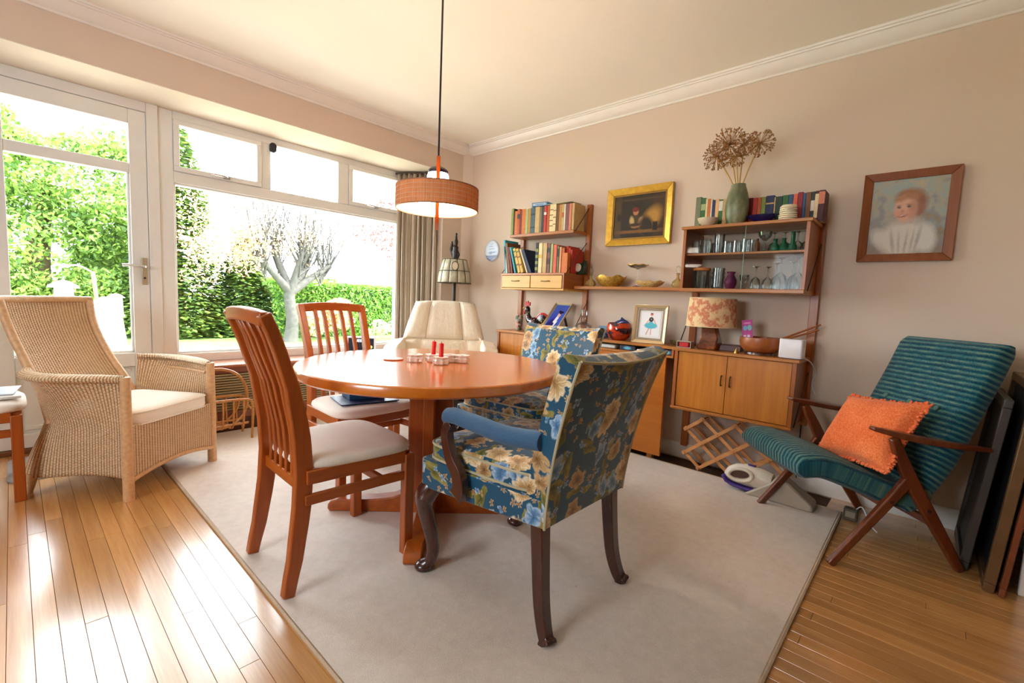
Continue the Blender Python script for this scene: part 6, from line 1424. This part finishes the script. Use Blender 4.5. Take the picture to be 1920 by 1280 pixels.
def leaves(mb, n, fn, s0, s1):
    for k in range(n):
        c = fn(); s = rg.uniform(s0, s1)
        a = Vector((rg.gauss(0, 1), rg.gauss(0, 1), rg.gauss(0, 1))).normalized(); b_ = a.orthogonal().normalized(); b_ = Matrix.Rotation(rg.uniform(0, 6.28), 3, a) @ b_; d_ = a.cross(b_)
        mb.add([c-b_*s, c+d_*s*.45, c+b_*s, c-d_*s*.45], [(0, 1, 2, 3)])
def blob(cs):
    def f():
        c, r = rg.choice(cs); d_ = Vector((rg.gauss(0, 1), rg.gauss(0, 1), rg.gauss(0, 1))).normalized(); q = rg.uniform(.55, 1.0)
        return Vector(c) + Vector((d_.x*r[0], d_.y*r[1], d_.z*r[2]))*q
    return f
def tree_thing(name, label, cat, loc, trunk_paths, cs, n, s, lm, bm, group=None):
    t = thing(name, label, cat, loc, 0, group)
    if trunk_paths:
        mb = MB()
        for p, r in trunk_paths: mb.tube(p, r, 8)
        mb.build('trunk', bm, t, angle=70)
    mb = MB(); leaves(mb, n, blob(cs), *s); o = mb.build('foliage', lm, t, smooth=False); o['kind'] = 'stuff'; return t
def clumps(n, cx, cy, cz, rx, ry, rz, r0, r1):
    out = []
    for k in range(n):
        r = rg.uniform(r0, r1); out.append(((cx+rg.uniform(-rx, rx), cy+rg.uniform(-ry, ry), cz+rg.uniform(-rz, rz)), (r, r, r*.7)))
    return out
# big leafy tree seen through the door
tree_thing('garden_tree', 'tall leafy green tree beyond the glazed door', 'tree', (-15, 0.4, GZ), [([(0, 0, 0), (.1, 0, 1.5), (0, .2, 3.4)], [.3, .22, .12])], clumps(34, 0, -.2, 2.5, 1.2, 2.0, 1.9, .55, 1.0) + clumps(10, 0, -1.2, 4.4, 1, 1.2, .6, .4, .7), 46000, (.035, .085), ML_GREEN, M_BARKD)
tree_thing('garden_shrub', 'broad green shrub border beyond the glazed door', 'shrub', (-14, .6, GZ), None, clumps(16, 0, 0, .7, .5, 1.6, .5, .4, .7), 16000, (.03, .07), ML_GREEN, M_BARK)
# conifers
def conifer(label, loc, hgt, rad, n):
    t = thing('conifer', label, 'tree', loc, 0, 'conifers behind the lawn')
    MB().tube([(0, 0, 0), (0, 0, hgt)], [.14, .02], 8).build('trunk', M_BARKD, t)
    mb = MB()
    def f():
        z = hgt*(1-math.sqrt(rg.random())*.98); r = rad*(1-z/hgt)**.8*rg.uniform(.45, 1.05); a = rg.uniform(0, 6.28)
        return Vector((r*math.cos(a), r*math.sin(a), z-.12*r))
    for k in range(n):
        c = f(); a = math.atan2(c.y, c.x)+rg.gauss(0, .5); d_ = Vector((math.cos(a), math.sin(a), rg.uniform(-.5, .15))).normalized(); s = rg.uniform(.09, .2)
        w_ = d_.cross(Vector((0, 0, 1))).normalized()*s*.3; mb.add([c, c+d_*s*.5+w_, c+d_*s, c+d_*s*.5-w_], [(0, 1, 2, 3)])
    o = mb.build('foliage', ML_CON, t, smooth=False); o['kind'] = 'stuff'
conifer('dense conifer at the edge of the picture window', (-13.6, 2.75, GZ), 5.2, 1.35, 26000)
conifer('broad conifer between the window edge and the bare tree', (-13.2, 4.05, GZ), 2.7, 1.0, 15000)
# pollarded tree with pink young leaves
bt_ = []; twigs = []
trunk = interp([(0, 0, 0), (.03, .03, .5), (-.02, -.02, 1.0), (0, 0, 1.25)], 4); bt_.append((trunk, [.20, .17, .16, .15, .145, .14, .135, .13, .13, .13, .13, .13, .13]))
for dy, dz, dx in ((-.75, 1.0, .1), (-.3, 1.25, -.2), (.2, 1.2, .2), (.95, .85, 0), (.55, 1.0, -.3)):
    p = interp([(0, 0, 1.15), (dx*.4, dy*.5, 1.25+dz*.3), (dx, dy, 1.2+dz*.75)], 4); bt_.append((p, [.11-.007*i for i in range(9)]))
    for k in range(30):
        a = Vector((dx, dy, 1.2+dz*.75))*rg.uniform(.72, 1.0); b_ = a + Vector((rg.gauss(0, .35), dy*rg.uniform(-.1, .5)+rg.gauss(0, .30), rg.uniform(.6, 1.9)))
        twigs.append((interp([tuple(a), tuple((a+b_)/2+Vector((0, rg.gauss(0, .06), 0))), tuple(b_)], 3), [.016, .014, .013, .011, .009, .007, .004]))
tree_thing('garden_tree', 'pollarded pale-barked tree with pink young leaves on the lawn', 'tree', (-11.06, 4.39, GZ), bt_+twigs, clumps(44, 0, .0, 2.7, .7, 1.75, 1.0, .3, .5)+clumps(16, 0, -1.5, 2.3, .5, .6, .9, .3, .5), 7500, (.022, .05), ML_PINK, M_BARK)
# hedge
hg = thing('hedge', 'clipped bright green hedge along the far side of the lawn', 'hedge', (-12.3, 7.2, GZ))
mb = MB()
def hf():
    s = rg.random()
    if s < .65: return Vector((.42+rg.uniform(-.06, .05), rg.uniform(-2.9, 4.5), rg.uniform(0, 1.38)))
    return Vector((rg.uniform(-.4, .45), rg.uniform(-2.9, 4.5), 1.38+rg.uniform(-.06, .07)))
leaves(mb, 15000, hf, .035, .075); o = mb.build('foliage', ML_HEDGE, hg, smooth=False); o['kind'] = 'stuff'
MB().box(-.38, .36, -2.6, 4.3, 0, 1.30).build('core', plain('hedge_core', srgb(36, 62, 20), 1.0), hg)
tree_thing('garden_shrub', 'cream and pink flowering shrub below the pollarded tree', 'shrub', (-11.3, 5.35, GZ), None, clumps(14, 0, 0, .55, .3, .55, .35, .25, .4), 3200, (.03, .07), ML_YEL, M_BARK)
tree_thing('garden_shrub', 'low pale shrub at the hedge foot near the curtain', 'shrub', (-10.6, 6.75, GZ), None, clumps(6, 0, 0, .25, .2, .4, .15, .15, .25), 1200, (.02, .05), leafmat('leaf_sage', srgb(150, 170, 110), srgb(190, 200, 150)), M_BARK)
tree_thing('garden_tree', 'copper-leaved tree beyond the hedge', 'tree', (-17, 11.2, GZ), [([(0, 0, 0), (0, 0, 3.5)], [.2, .1])], clumps(12, 0, 0, 3.9, .8, 1.5, .9, .4, .7), 900, (.06, .12), ML_RED, M_BARKD)
tree_thing('garden_shrub', 'dark green shrubs behind the pollarded tree', 'shrub', (-14.0, 5.5, GZ), None, clumps(12, 0, 0, .9, .5, 1.0, .6, .35, .6), 4000, (.04, .1), ML_GREEN, M_BARK)
# bird feeders seen through the door
bf = thing('bird_feeder', 'tall bird feeder tube with pale domed roof in the garden', 'bird feeder', (-9.0, .49, GZ))
M_FEED = plain('feeder_grey', srgb(176, 168, 150), .6)
MB().tube([(0, 0, 0), (0, 0, .88)], .03, 8).build('pole', M_FEED, bf); MB().lathe([(.11, .88), (.10, 1.10), (.001, 1.10)], 14).build('tube', M_FEED, bf); MB().lathe([(.17, 1.10), (.16, 1.13), (.06, 1.19), (.001, 1.21)], 18).build('roof', plain('feeder_roof', srgb(140, 140, 136), .6), bf)
bp = thing('feeder_pole', 'slanting brown pole with curved hook in the garden', 'pole', (-9.0, .90, GZ))
MB().tube([(0, 0, 0), (0, -.10, 1.35)], .025, 8).build('pole', plain('pole_brown', srgb(120, 80, 56), .7), bp); MB().tube(interp([(0, -.10, 1.33), (0, -.25, 1.42), (0, -.42, 1.38), (0, -.47, 1.28)], 5), .010, 6).build('hook', M_FEED, bp)
hf_ = thing('hanging_feeder', 'white hanging seed feeder beyond the glazed door', 'bird feeder', (-9.0, 1.045, GZ))
MB().lathe([(.085, .72), (.075, .98), (.001, .98)], 14).build('tube', plain('feeder_white', srgb(220, 218, 206), .5), hf_); MB().lathe([(.11, .98), (.05, 1.03), (.001, 1.04)], 14).build('roof', M_FEED, hf_); MB().lathe([(.10, .70), (.10, .72), (.001, .72)], 14).build('tray', M_FEED, hf_); MB().tube([(0, 0, 0), (0, 0, .70)], .015, 6).build('pole', M_FEED, hf_)
pf = thing('garden_parasol', 'folded white garden cover standing on the terrace', 'garden cover', (-7.4, .76, GZ+.004))
MB().lathe([(.20, 0), (.21, .3), (.16, .75), (.10, .98), (.03, 1.02), (.001, 1.02)], 16).build('cover', plain('white_cover', srgb(226, 222, 214), .8), pf)
